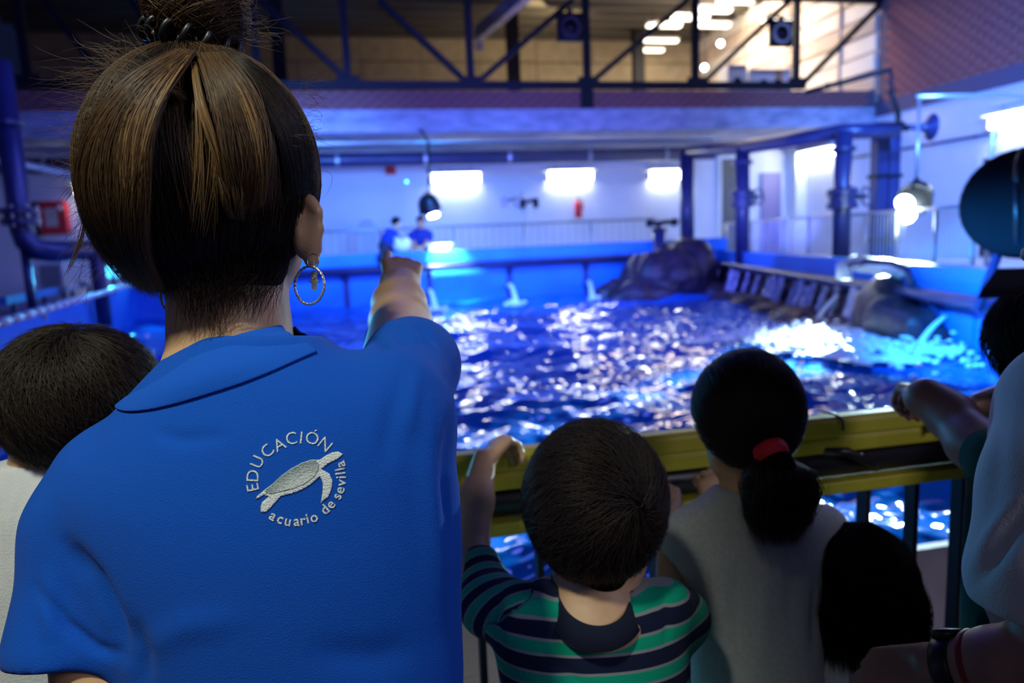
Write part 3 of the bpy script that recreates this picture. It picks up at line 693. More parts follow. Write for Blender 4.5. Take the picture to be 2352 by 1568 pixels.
# horizontal bracket pipe with horn, suspended rod and spot lamps
t = thing('horn_speaker', 'small dark horn speaker at the end of the side header', 'speaker', D(2135, 290, 11.2))
MB().lathe(D(2075, 292, 11.2), CR, [(0, .04), (.25, .05), (.36, .08), (.42, .20), (.44, .21)], 18).build('horn', M['pipe_blue'], t, True)
MB().tube([D(2060, 294, 11.2), D(2085, 294, 11.2)], .05, 10).build('driver', M['steel_dark'], t, True)
def spotlight(lab, rod_top, yoke, body_c, lenses, aim, d, energy, color, angle, rm, aims=None):
    t = thing('pool_spotlight', lab, 'spotlight', body_c, 'spotlights hanging over the pool')
    if rod_top[1] > 12: MB().tube([rod_top-(0, .03, .02), (rod_top[0], YS+.02, 3.74)], .022, 8).build('arm', rm, t, True)
    MB().tube([rod_top, yoke], .022, 8).build('rod', rm, t, True)
    aim = nrm(aim)
    MB().lathe(body_c-aim*.20, aim, [(0, .06), (.03, .13), (.12, .19), (.26, .21), (.30, .22), (.30, .20), (.27, .19)], 22).build('housing', M['black'], t, True)
    MB().ring(body_c, nrm(np.cross(aim, (0, 0, 1))), .235, .014, 20, 6).build('yoke', M['steel_dark'], t, True)
    for li, q in enumerate(lenses):
        if aims: aim = nrm(aims[li]-q)
        MB().lathe(q, aim, [(0, .105), (.015, .10), (.025, .0)], 20, False).build('lens', M['lamp_hot'], t, True)
        light('spot_beam', 'SPOT', q+aim*.06, q+aim*3, energy, color, .05, angle=angle, blend=.8)
    return t
yk = onY(985, 448, 13.6); bc = onY(985, 471, 13.6); ln = onY(996, 494, 13.55)
spotlight('dark round spotlight hanging on a rod near the far feeders', onY(984, 325, 13.6), yk, bc, [ln], onY(1030, 606, 13.9)-ln, 13.6, 900, (.75, .93, 1), 58, M['steel_dark'])
bc = D(2105, 452, 9.3)
foamc = onZ(1880, 785, WZ)
spotlight('twin lens blue spotlight hanging on a thin rod at right', D(2112, 222, 9.6), D(2104, 432, 9.4), bc, [D(2078, 466, 9.1), D(2082, 493, 9.05)], foamc-bc, 9.3, 16000, (.62, .92, 1), 28, M['steel_grey'], [onZ(1920, 790, WZ), D(2010, 612, 7.4)])
t = thing('hanger_pipe', 'thin horizontal pipe below the brick wall carrying the blue spotlight', 'pipe', D(2200, 222, 9.6))
q0, q1 = D(2106, 222, 9.6), D(2300, 218, 9.9); MB().tube([q0, q1, (XW, q1[1]+.8, q1[2])], .03, 8).build('tube', M['steel_lit'], t, True)
MB().lathe((XW-.03, q1[1]+.8, q1[2]), (1, 0, 0), [(0, .07), (.03, .07)], 12).build('rose', M['steel_grey'], t)
t = thing('lamp_post', 'thin galvanised post in front of the largest fluorescent lamp', 'post', (D(2268, 300, 9)[0], D(2268, 300, 9)[1], .75))
g = D(2282, 285, 9.0); MB().tube([(g[0], g[1], .75), (g[0], g[1], g[2]-.1), g+CR*.12, g+CR*.9], .025, 8).build('post', M['steel_grey'], t, True)
MB().lathe((g[0], g[1], .752), (0, 0, 1), [(0, .08), (.012, .08), (.02, .03)], 12).build('foot', M['steel_grey'], t)
# wall pipe on right wall
t = thing('wall_conduit', 'thin blue-grey conduit running along the right wall under the lamps', 'conduit', onX(2150, 330, XW-.04))
qa, qb = onX(1950, 352, XW-.04), onX(2290, 320, XW-.04); qa[2] = qb[2] = (qa[2]+qb[2])/2
MB().tube([qa, qb], .028, 8).build('tube', M['pipe_blue'], t, True)
for k in range(4): e = qa+(qb-qa)*(k+.5)/4; MB().box(e-(.0, .03, .05), e+(.035, .03, .05)).build('clip', M['steel_grey'], t)
# fire extinguisher, bell, wall valves, cupboard
q = onY(1328, 478, YB-.12); t = thing('fire_extinguisher', 'red fire extinguisher hung on the white far wall', 'extinguisher', q)
MB().lathe(q-(0, 0, .24), (0, 0, 1), [(0, .08), (.02, .09), (.36, .09), (.42, .05), (.45, .03)], 16).build('cylinder', M['red'], t, True)
MB().lathe(q+(0, 0, .21), (0, 0, 1), [(0, .03), (.06, .035), (.07, .0)], 10).build('valve', M['black'], t); MB().tube([q+(.03, -.02, .24), q+(.12, -.04, .18), q+(.11, -.05, -.05)], .014, 8).build('hose', M['black'], t, True)
MB().box(q+(-.06, .08, -.1), q+(.06, .118, .1)).build('bracket', M['steel_grey'], t)
q = onY(897, 391, YB-.08); t = thing('alarm_bell', 'small red alarm box under the dark header pipe', 'alarm', q)
bevel(MB().box(q-(.12, .04, .10), q+(.12, .075, .10)).build('box', M['red'], t), .015); MB().lathe(q+(0, -.04, 0), (0, -1, 0), [(0, .07), (.03, .06), (.04, 0)], 14).build('dome', M['red'], t, True)
q = onY(934, 417, YB-.05); t = thing('indicator_light', 'tiny cyan indicator light on the blue lit wall', 'light', q)
MB().sphere(q, .035, 10, 8).build('led', M['led'], t, True); MB().box(q+(-.06, .0, -.06), q+(.06, .045, .06)).build('plate', M['offwhite'], t)
for n, (x, y) in enumerate(((1172, 458), (1215, 462))):
    q = onY(x, y, YB-.15); t = thing('wall_valve', ['grey pipe valve left of the thin standpipe on the far wall', 'dark pipe valve right of the thin standpipe on the far wall'][n], 'valve', q, 'valves on the far wall')
    MB().tube([q+(-.22, 0, -.05), q+(.22, 0, .05)], .035, 8).build('body', M['steel_grey'] if n == 0 else M['steel_dark'], t, True)
    for s in (-.17, .17): MB().box(q+(s-.06, -.05, -.16), q+(s+.06, .05, .06)).build('actuator', M['steel_grey'] if n == 0 else M['steel_dark'], t)
    MB().tube([q+(0, 0, 0), q+(0, .145, 0)], .03, 8).build('bracket', M['steel_grey'], t)
qa, qb = onY(1190, 440, YB-.1), onY(1190, 540, YB-.1); t = thing('standpipe', 'thin pale standpipe fixed to the far wall between two valves', 'pipe', (qa[0]+.13, YB-.1, .75))
MB().tube([(qa[0]+.13, YB-.1, .75), (qa[0]+.13, YB-.1, qa[2])], .045, 10).build('tube', M['offwhite'], t, True)
for zz in (1.3, 2.2): MB().box((qa[0]+.06, YB-.11, zz), (qa[0]+.20, YB-.005, zz+.04)).build('clip', M['steel_grey'], t)
q = onY(125, 500, YB-.15); t = thing('hose_cabinet', 'red fire hose cabinet on the far left wall', 'cabinet', q)
hw, hh = .27, .36
bevel(MB().box(q-(hw, .1, hh), q+(hw, .145, hh)).build('box', M['red'], t), .02)
MB().box(q+(-.14, -.112, -.2), q+(.10, -.1, .2)).build('window', M['clad_tan'], t); MB().box(q+(.13, -.13, .16), q+(.21, -.1, .26)).build('latch', M['offwhite'], t)
MB().box(q+(-hw-.36, -.05, -hh-.02), q+(-hw-.03, .14, hh)).build('door', M['door_dark'], t)
q = onY(125, 622, 15.2); t = thing('grey_cabinet', 'pale grey box standing on the left deck under the pipes', 'cabinet', (q[0], 15.2, .75))
bevel(MB().box((q[0]-.22, 15.0, .755), (q[0]+.22, 15.4, q[2]+.2)).build('case', M['offwhite'], t), .02); MB().box((q[0]-.18, 14.985, .80), (q[0]+.18, 15.0, q[2]+.12)).build('door', M['steel_grey'], t)
# faint pointed shed-like crate behind the feeders' rail
q = onY(845, 560, 16.8); t = thing('equipment_cover', 'grey pointed cover standing against the far wall left of the feeders', 'cover', (q[0], 16.8, .75))
zt_ = onY(828, 505, 16.8)[2]; zb = onY(828, 525, 16.8)[2]; w0 = .24
MB().prism([(q[0]-w0, 16.7, .755), (q[0]+w0, 16.7, .755), (q[0]+w0, 16.7, zb), (q[0]+.1, 16.7, zt_), (q[0]-.1, 16.7, zt_), (q[0]-w0, 16.7, zb)], (0, 1, 0), .3).build('cover', M['concrete'], t)
MB().box((q[0]-w0-.03, 16.66, .755), (q[0]+w0+.03, 17.04, .82)).build('plinth', M['steel_grey'], t)

# ================================================================== RAILINGS OF THE FAR DECKS
def railing(lab, pts, z0, z1, spacing, m, group, rail_r=.025, mid=True):
    pts = [np.array((*p, 0.)) for p in pts]; t = thing('deck_railing', lab, 'railing', (pts[0][0], pts[0][1], z0), group)
    MB().tube([p+(0, 0, z1) for p in pts], rail_r, 8).build('top_rail', m, t, True)
    MB().tube([p+(0, 0, z0+.12) for p in pts], .015, 6).build('bottom_rail', m, t, True)
    bal = []
    for i in range(len(pts)-1):
        L = np.linalg.norm(pts[i+1]-pts[i]); k = max(1, round(L/spacing))
        for j in range(k+(i == len(pts)-2)):
            p = pts[i]+(pts[i+1]-pts[i])*j/k
            MB().tube([p+(0, 0, z0), p+(0, 0, z1)], .022, 8).build('post', m, t, True)
            if j < k:
                for q in range(1, 9):
                    b = pts[i]+(pts[i+1]-pts[i])*(j+q/9)/k; bal.append(b)
    for b in bal: MB().tube([b+(0, 0, z0+.12), b+(0, 0, z1)], .008, 4, False).build('baluster', m, t)
ra = onY(730, 536, 14.7); rb_ = onY(1560, 497, 14.7)
railing('steel railing of the far deck, behind the feeders', [(-3.9, 14.7), (6.3, 14.7)], .75, (ra[2]+rb_[2])/2, 1.45, M['steel_grey'], 'steel railings of the decks')
def rp(x, off=-.9): q = onRight(x, 500, off); return (q[0], q[1])
railing('steel railing of the right deck, under the blue spotlight', [rp(1668), rp(1800), rp(1930), rp(2060), rp(2150), rp(2238)], .75, onRight(1900, 498, -.9)[2]+.01, 1.1, M['steel_lit'], 'steel railings of the decks', .022)
# dark pool pipe along the far wall, bright where the spotlight hits
t = thing('pool_ring_pipe', 'dark pipe running along the far pool wall above the blue panels', 'pipe', (1.5, 13.86, 1.0))
MB().tube([(-3.8, 13.84, 1.0), (6.6, 13.84, 1.0)], .065, 12).build('run', M['pipe_blue'], t, True)
for i in range(-3, 4):
    x = px0+i*step; MB().bar((x, 13.84, .95), (x, 13.96, .80), .05, .05).build('bracket', M['pool_frame'], t)
t = thing('pool_ring_pipe', 'dark pipe running along the right pool wall toward the viewer', 'pipe', onRight(2080, 655, .14))
ends = [np.array((xr(y), y, .80))+RN*.14 for y in (2.3, 5, 8, 11, 13.4)]
MB().tube(ends, .065, 12).build('run', M['pipe_blue'], t, True)
for y in (2.9, 3.85, 4.8, 5.75, 6.7, 7.6): q = np.array((xr(y), y, .78)); MB().bar(q+RN*.14, q+RN*.0+(0, 0, -.22), .05, .06).build('bracket', M['pool_frame'], t)

# ================================================================== ROCKS, FALLS, FOAM
def rock(lab, blobs, h=.055, seed=0, amp=.085):
    r = np.random.default_rng(seed); ks = [(nrm(r.normal(size=3))*r.uniform(3, 16), r.uniform(0, 6.3)) for _ in range(14)]
    pr = U([ell(c, rad) for c, rad in blobs], .15)
    def f(p):
        d = pr.f(p); n = sum(np.abs(np.sin(p@k+ph))*3/np.linalg.norm(k) for k, ph in ks); return d-amp*(n-2.2)
    v, q = nets(P(f, pr.lo-.15, pr.hi+.15), h, 1)
    o = link_mesh('rock', v, q, M['rock'], None, False, pivot=tuple(blobs[0][0]))
    return tag(o, lab, 'rock', 'wet rocks at the pool edge')
c1 = onZ(1500, 684, WZ); 
rock('dark wet rock slope in the far corner under the vertical pipe', [((5.0, 12.6, .30), (.75, .6, .32)), ((5.7, 12.9, .55), (.8, .7, .55)), ((6.3, 13.2, .75), (.55, .6, .55))], seed=1)
led = [onRight(x, 668, .35) for x in (1650, 1700, 1745, 1800, 1850, 1905, 1960)]; lz = (.46, .36, .42, .30, .34, .22, .24)
rock('low dark rocks at the foot of the waterfall on the right side', [((q[0]+RN[0]*.18, q[1]+RN[1]*.18, .21), (.26+.06*(k % 2), .42, lz[k]*.46)) for k, q in enumerate(led)], seed=2, amp=.05, h=.045)
pa, pb, pc_ = onRight(2034, 668, .18), onRight(2060, 705, .30), onZ(2132, 790, WZ); q2 = onZ(2075, 780, WZ)
rock('big dark rock sloping into the water beside the white foam', [((pa[0], pa[1], .52), (.20, .26, .36)), ((pb[0], pb[1], .44), (.19, .28, .26)), (((pb[0]+pc_[0])/2, (pb[1]+pc_[1])/2, .34), (.17, .30, .18)), ((pc_[0], pc_[1]+.1, .28), (.15, .30, .11)), ((q2[0], q2[1]+.15, .33), (.22, .22, .16))], seed=3, amp=.06, h=.04)
# valve stub on pillar by the corner
q = onY(1508, 600, 13.7); t = thing('valve_stand', 'short dark valve pillar with handle in front of the corner pipe', 'valve', (q[0], 13.55, .33))
za = onY(1508, 528, 13.55)[2]
MB().tube([(q[0], 13.55, .32), (q[0], 13.55, za)], .12, 14).build('pillar', M['pipe_blue'], t, True)
MB().lathe((q[0], 13.55, za-.02), (0, 0, 1), [(0, .15), (.05, .15), (.06, .05), (.16, .05)], 16).build('cap', M['steel_dark'], t)
MB().tube([(q[0]-.24, 13.55, za+.12), (q[0]+.40, 13.55, za+.16)], .05, 10).build('lever', M['black'], t, True)
for s in (-.2, .32): MB().sphere((q[0]+s, 13.55, za+.14), .085, 10, 8).build('knob', M['black'], t, True)
# waterfall streaks
t = thing('waterfall', 'thin pale streams falling over the rock ledge at right', 'waterfall', onRight(1850, 660, .7))
r = np.random.default_rng(5)
for x, w in ((1642, .05), (1652, .09), (1684, .12), (1697, .06), (1722, .03), (1745, .05), (1770, .12), (1782, .16), (1800, .09), (1832, .04), (1846, .09), (1860, .12), (1874, .07), (1902, .05), (1930, .04), (1968, .10), (1981, .15), (1994, .08)):
    top = onRight(x, 628+(x-1640)*.05, .16); pts = []; r_h = r.random()
    for k in range(9):
        s = k/8; pts.append(np.array((top[0], top[1], .70+.09*r_h-(.37+.09*r_h)*s))+RN*(.13*s**1.3))
    mb = MB(); vs = []
    for p_, k in zip(pts, range(9)):
        for j in range(5): vs.append(p_+_t*(j/4-.5)*w*1.25*(1+.6*k/8)+RN*(.05*math.sin(math.pi*j/4)+r.normal()*.008))
    mb.add(vs, [(k*5+j, k*5+j+1, (k+1)*5+j+1, (k+1)*5+j) for k in range(8) for j in range(4)]); o = mb.build('stream', M['fall'], t, True)
    o.modifiers.new('thickness', 'SOLIDIFY').thickness = .02
ya, yb2 = onRight(2070, 690, 0)[1], onRight(1646, 640, 0)[1]; vs = []; n1_, n2_ = 60, 8
for i in range(n1_):
    for j in range(n2_): y_ = ya+(yb2-ya)*i/(n1_-1); z_ = .02+.74*j/(n2_-1); vs.append(np.array((xr(y_), y_, z_))+RN*(.09+.035*math.sin(7*y_+2*z_)+.02*math.sin(17*y_-9*z_)+r.normal()*.012-.05*(j == n2_-1)))
tag(link_mesh('rock_face', vs, [(i*n2_+j, i*n2_+j+1, (i+1)*n2_+j+1, (i+1)*n2_+j) for i in range(n1_-1) for j in range(n2_-1)], M['rock'], t, False), 'dark wet rock face behind the streams')
# white inlet pipe at right
pp = [D(1938, 640, 7.4), D(1940, 612, 7.4), D(1965, 604, 7.4), D(2020, 612, 7.4), D(2062, 618, 7.4), D(2078, 624, 7.4)]
t = thing('inlet_pipe', 'bright white inlet pipe resting on the right pool edge', 'pipe', pp[2])
MB().tube(pp, [.08, .085, .085, .08, .085, .08], 16).build('pipe', M['offwhite'], t, True)
MB().tube([D(2012, 611, 7.4), D(2026, 613, 7.4)], .09, 16).build('collar', M['offwhite'], t, True); MB().tube([D(2064, 618, 7.4), D(2078, 624, 7.4)], .095, 16).build('end_flange', M['offwhite'], t, True)
pp = [D(1950, 612, 7.25), D(1990, 600, 7.2), D(2045, 602, 7.2), D(2082, 616, 7.2), D(2094, 650, 7.2), D(2096, 676, 7.2)]
t = thing('suction_hose', 'dark curved hose arching over the white inlet pipe', 'hose', pp[2]); MB().tube(pp, .032, 12).build('hose', M['pipe_blue'], t, True)
MB().lathe(pp[-1], (0, 0, 1), [(-.05, .06), (.08, .06)], 14).build('coupling', M['steel_dark'], t)
# water jets
def blobspray(c, n, rx, ry, rz, r0, seed):
    rr = np.random.default_rng(seed); mb = MB()
    for _ in range(n):
        p_ = np.asarray(c)+rr.normal(size=3)*(rx, ry, 0)+(0, 0, abs(rr.normal())*rz); mb.sphere(p_, r0*rr.uniform(.3, 1.1)*np.array((1, 1, .7)), 6, 4)
    return mb
for n, (a, b, d0, lab) in enumerate((((1166, 658), (1187, 700), 0, 'white water jet splashing below the far wall, right of the pointing arm'), ((983, 672), (1000, 714), 0, 'white water jet touching the pointing arm\'s sleeve'),
        ((1350, 652), (1362, 690), 0, 'faint water jet below the third post of the far wall'), ((1930, 722), (1868, 750), 1, 'slanted water jet above the white foam'), ((2155, 764), (2106, 800), 1, 'slanted water jet beside the big dark rock'))):
    e = onZ(b[0], b[1], WZ+.01); s_ = onY(a[0], a[1], 13.9) if not d0 else None
    if d0: s_ = e+np.array((.35, .05, .34)) if n == 3 else e+np.array((.30, .0, .28))
    t = thing('water_jet', lab, 'water jet', e, 'small water jets')
    pts = [s_+(e-s_)*k/7+np.array((0, 0, (.04 if d0 else .16)*math.sin(math.pi*k/7))) for k in range(8)]
    MB().tube(pts, np.linspace(.035, .05, 8) if not d0 else np.linspace(.018, .03, 8), 10).build('stream', M['foam'], t, True)
    tag(blobspray(e, 60 if n < 2 else 26, .07 if n < 2 else .06, .11, .03, .05, n).build('splash', M['foam'], t, True), kind='stuff')
    if not d0: MB().lathe(s_+(0, .1, .0), (0, -1, 0), [(0, .05), (.09, .05), (.09, .03)], 12).build('nozzle', M['steel_dark'], t)
# the white foam patch: churned crust with holes, and droplets
fa, fb = onZ(1690, 762, WZ), onZ(2160, 812, WZ)
ax = nrm(fb-fa); ay = np.array((-ax[1], ax[0], 0)); ctr = onZ(1905, 790, WZ)
n1, n2 = 150, 110; U1, U2 = np.meshgrid(np.linspace(-1, 1, n1), np.linspace(-1, 1, n2), indexing='ij')
rr = np.random.default_rng(9)
def fbm(x, y, base, seed):
    g = np.random.default_rng(seed); z = 0
    for i in range(26): k = base*g.uniform(.6, 4.5); th = g.uniform(0, 6.3); z = z+np.sin(k*(x*np.cos(th)+y*np.sin(th))+g.uniform(0, 6.3))/k**.7
    return z/2.2*base**.7
xx, yy = U1*1.20, U2*.95
px_ = ctr[0]+ax[0]*xx+ay[0]*yy; py_ = ctr[1]+ax[1]*xx+ay[1]*yy
dens = 1.05-np.sqrt((U1/.95)**2+(U2/.95)**2)+.22*fbm(xx, yy, 5, 4)
keep = dens > .10
zz = WZ+.015+np.clip(dens, 0, .9)*.10+.03*np.clip(fbm(xx, yy, 14, 6), -1, 1)*np.clip(dens, 0, .5)
vs = np.stack([px_, py_, zz], -1).reshape(-1, 3); ii = np.arange(n1*n2).reshape(n1, n2)
ok = keep[:-1, :-1] & keep[1:, :-1] & keep[1:, 1:] & keep[:-1, 1:]
fs = np.stack([ii[:-1, :-1], ii[1:, :-1], ii[1:, 1:], ii[:-1, 1:]], -1)[ok]
usedv = np.unique(fs); remap = -np.ones(len(vs), int); remap[usedv] = np.arange(len(usedv))
fo = link_mesh('foam', vs[usedv], remap[fs].tolist(), M['foam'], None, True)
tag(fo, 'bright white foam churned up below the blue spotlight', 'foam', None, 'stuff')
mb = MB()
for _ in range(900):
    q = rr.normal(size=2)*(.62, .36); p_ = ctr+ax*q[0]*1.2+ay*q[1]*1.2; mb.sphere(p_+(0, 0, .02+abs(rr.normal())*.05), rr.uniform(.008, .03)*np.array((1.4, 1.4, .8)), 5, 3)
tag(mb.build('foam_droplets', M['foam'], fo, True), kind='stuff')
# ================================================================== LEFT SIDE OF THE POOL
a, b = D(6, 205, 8.2), D(38, 560, 8.2); b[0], b[1] = a[0], a[1]
t = thing('valve_pipe', 'thick dark blue pipe with flange at the left edge', 'pipe', (a[0], a[1], .6))
zfl = D(30, 497, 8.2)[2]; ze = D(50, 570, 8.2)[2]
MB().tube([(a[0], a[1], 3.72), (a[0], a[1], ze+.2), (a[0]+.03, a[1], ze+.08), (a[0]+.12, a[1], ze-.02), (a[0]+.25, a[1]+.1, ze-.05), (a[0]+.60, a[1]+.5, ze-.05)], .125, 16).build('run', M['pipe_blue'], t, True)
MB().lathe((a[0], a[1], zfl-.1), (0, 0, 1), [(0, .125), (.02, .21), (.08, .21), (.09, .17), (.13, .17), (.14, .21), (.2, .21), (.22, .125)], 20).build('flange', M['pipe_blue'], t)
for k in range(8): th = k*math.pi/4; MB().tube([(a[0]+.19*math.cos(th), a[1]+.19*math.sin(th), zfl-.11), (a[0]+.19*math.cos(th), a[1]+.19*math.sin(th), zfl+.13)], .015, 6).build('bolt', M['steel_grey'], t)
MB().tube([(a[0]+.60, a[1]+.5, ze-.05), (a[0]+.60, a[1]+.5, .6)], .09, 14).build('leg', M['pipe_blue'], t, True)
MB().tube([(a[0], a[1], ze), (a[0], a[1], .6)], .05, 12).build('support', M['pipe_blue'], t, True)
MB().lathe((a[0], a[1], 3.0), (0, 0, 1), [(0, .125), (.02, .19), (.06, .19), (.08, .125)], 18).build('collar', M['pipe_blue'], t)
t = thing('overhead_pipe', 'pale lit pipe under the slab at the left', 'pipe', D(90, 385, 11)); MB().tube([D(-120, 360, 10), D(36, 374, 11), D(135, 394, 12.5), D(300, 415, 15)], .06, 10).build('run', M['steel_lit'], t, True)
MB().tube([D(36, 374, 11), D(36, 374, 11)*np.array((1, 1, 0))+(0, 0, 3.7)], .02, 8).build('hanger', M['steel_grey'], t)
# rope of pale floats along left edge, coping edge strips
t = thing('edge_rail', 'long pale beaded rail along the left pool edge', 'rail', (-2.6, 5.86, .98))
q0, q1 = np.array((-2.17, 3.0, 1.04)), np.array((-3.62, 13.4, 1.04)); MB().tube([q0, q1], .022, 8).build('rail', M['steel_lit'], t, True)
for i in range(34):
    c_ = q0+(q1-q0)*(i+.5)/34; e = (q1-q0)/34*.32; MB().tube([c_-e, c_+e], .035, 8).build('float', M['offwhite'], t, True)
for i in range(6): c_ = q0+(q1-q0)*(i+.3)/6; MB().tube([c_-(0, 0, .08), c_], .02, 6).build('foot', M['steel_grey'], t)
for n, (xa, ya, xb, yb_) in enumerate(((0, 692, 120, 668), (140, 664, 170, 658), (190, 652, 250, 642))):
    qa, qb = onZ(xa, ya, 1.0), onZ(xb, yb_, 1.0); t = thing('edge_board', ['long blue painted board along the left deck edge', 'short pale board on the left deck edge', 'pale board on the left deck edge beside the cyan lamp'][n], 'board', ((qa+qb)/2)*np.array((1, 1, 0))+(0, 0, .6), 'boards along the left deck edge')
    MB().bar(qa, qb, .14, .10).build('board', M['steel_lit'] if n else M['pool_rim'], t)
    for e in (qa*.8+qb*.2, qa*.2+qb*.8): MB().tube([(e[0], e[1], .6), (e[0], e[1], .95)], .03, 8).build('stanchion', M['pipe_blue'], t, True)
q = D(258, 622, 12.3); t = thing('cyan_floodlight', 'glowing cyan floodlight on the left pool edge behind the hair', 'light', q)
MB().lathe(q, nrm((.5, -.85, -.15)), [(0, .13), (.02, .13), (.03, .0)], 18, False).build('lens', M['lamp_cyan'], t, True)
MB().lathe(q-nrm((.5, -.85, -.15))*.15, nrm((.5, -.85, -.15)), [(0, .08), (.14, .145), (.15, .145)], 18).build('housing', M['black'], t, True)
MB().tube([q, (q[0], q[1], .98)], .03, 8).build('stem', M['steel_dark'], t)
light('cyan_flood_beam', 'SPOT', q+np.array((.1, -.2, .15)), onZ(380, 800, WZ), 900, (.05, .55, 1), .1, angle=60, blend=.8)
# ================================================================== RIGHT FOREGROUND-MIDDLE: hose reel, black panel
d = 5.6; q = D(2350, 468, d); t = thing('hose_reel', 'large dark hose reel drum at the right edge', 'hose reel', (q[0], q[1], .75))
axr = nrm(-CF*.75-CR*.65)
MB().lathe(q-axr*.14, axr, [(0, .0), (.0, .40), (.04, .42), (.05, .20), (.22, .20), (.23, .42), (.27, .40), (.265, .30), (.25, .0)], 32, False).build('drum', M['black_matt'], t, True)
for k in range(3): MB().ring(q-axr*.14+axr*(.08+.05*k), axr, .27+.03*(k % 2), .028, 30, 8).build('hose_coil', M['black'], t, True)
MB().tube([D(2350, 340, d-.3), D(2338, 370, d-.3), D(2334, 410, d-.3), D(2345, 440, d-.3), D(2370, 430, d-.3)], .02, 8).build('loose_hose', M['black'], t, True)
MB().tube([D(2336, 420, d-.3), D(2334, 480, d-.3), D(2338, 560, d-.3)], .02, 8).build('hose_end', M['black'], t, True)
for s in (-.25, .25): MB().bar(q-axr*.1+CR*s*.3, np.array((q[0], q[1], .76))+CR*s+CF*.1, .05, .05).build('stand_leg', M['pipe_blue'], t)
d = 2.9; a_ = [D(2256, 661, d), D(2420, 660, d), D(2420, 612, d+.12), D(2290, 616, d+.12)]
t = thing('info_lectern', 'black slanted panel box at the right edge above the rail', 'panel', (D(2400, 650, d)[0], D(2400, 650, d)[1], 0))
MB().prism(a_, nrm(np.cross(a_[1]-a_[0], a_[3]-a_[0]))*-1, .05).build('panel', M['black_matt'], t)
g = D(2400, 655, d+.06); MB().tube([(g[0], g[1], 0), (g[0], g[1], g[2])], .03, 10).build('post', M['black'], t, True); MB().lathe((g[0], g[1], 0), (0, 0, 1), [(0, .14), (.015, .14), (.02, .03)], 16).build('foot', M['black'], t)

# ================================================================== VISITORS' RAILING
t = thing('railing', 'yellow and black metal railing in front of the visitors, beside the pool', 'railing', (.6, 1.27, 0))
X0, X1 = -1.6, 2.3
def railprof(name, prof, m):
    n = len(prof); vs = [(x, y, z) for x in (X0, X1) for y, z in prof]
    o = link_mesh(name, vs, [(i, (i+1) % n, n+(i+1) % n, n+i) for i in range(n)]+[tuple(range(n-1, -1, -1)), tuple(range(n, 2*n))], m, t)
    bm = bmesh.new(); bm.from_mesh(o.data); bmesh.ops.recalc_face_normals(bm, faces=bm.faces); bm.to_mesh(o.data); bm.free(); return bevel(o, .003)
railprof('top_beam', [(1.25, 1.040), (1.25, 1.068), (1.256, 1.072), (1.25, 1.076), (1.252, 1.104), (1.260, 1.112), (1.292, 1.112), (1.297, 1.104), (1.297, 1.040)], M['yellow'])
railprof('lower_beam', [(1.252, .950), (1.252, .976), (1.310, .976), (1.310, .950)], M['yellow'])
MB().tube([(X0, 1.290, 1.008), (X1, 1.290, 1.008)], .030, 16).build('padded_tube', M['rubber'], t, True)
MB().box((X0, 1.31, .978), (X1, 1.325, 1.038)).build('back_strip', M['rubber'], t)
xs = [onY(x, 1180, 1.29)[0] for x in (1980, 2090)]; st = xs[1]-xs[0]; x = xs[0]
while x > X0+.1: x -= st
x += st
while x < X1: MB().box((x-.006, 1.272, .10), (x+.006, 1.302, .952)).build('baluster', M['steel_dark'], t); x += st
MB().box((X0, 1.265, .07), (X1, 1.31, .105)).build('bottom_beam', M['yellow'], t)
for x in (X0+.05, .05, X1-.05): MB().box((x-.025, 1.27, 0), (x+.025, 1.32, .96)).build('post', M['steel_dark'], t)
for px_, a0, b0, tilt in ((1926, 958, 1000, 0), (1945, 1010, 1040, 1)):
    q = onY(px_, 985, 1.25); x = q[0]
    if not tilt: MB().tube([(x-.012, 1.30, 1.118), (x, 1.262, 1.117), (x+.006, 1.246, 1.108), (x+.006, 1.244, 1.088)], .003, 6).build('cable_tie', M['rubber'], t, True)
    else: MB().tube([(x-.05, 1.255, 1.045), (x, 1.25, 1.04), (x+.06, 1.25, 1.01), (x+.08, 1.262, .995)], .010, 8).build('strap_end', M['rubber'], t, True)

# ================================================================== PEOPLE
CH = np.array((math.sin(YAW), math.cos(YAW), 0)); RH = np.array((math.cos(YAW), -math.sin(YAW), 0))
def person(lab, foot, group=None): return thing('person', lab, 'person', (foot[0], foot[1], 0), group)
def hsurf(c, R, rad):      # front surface of an ellipsoid seen at a photo point
    rad = np.asarray(rad, float)
    def f(x, y, off=0):
        d = nrm(ray(x, y)); o = (CC-c)@R.T/(rad+off); v = d@R.T/(rad+off); A = v@v; B = o@v; Cc = o@o-1; disc = B*B-A*Cc
        tt = (-B-math.sqrt(disc))/A if disc > 0 else -B/A
        return CC+d*tt
    return f
def interp(pts, n):
    pts = np.asarray(pts, float); s = np.r_[0, np.cumsum(np.linalg.norm(np.diff(pts[:, :2], axis=0), axis=1))]; s /= s[-1]
    q = np.linspace(0, 1, n); ker = np.ones(3)/3
    out = np.stack([np.interp(q, s, pts[:, k]) for k in range(pts.shape[1])], 1)
    for _ in range(2): out[1:-1] = (out[:-2]+2*out[1:-1]+out[2:])/4
    return out
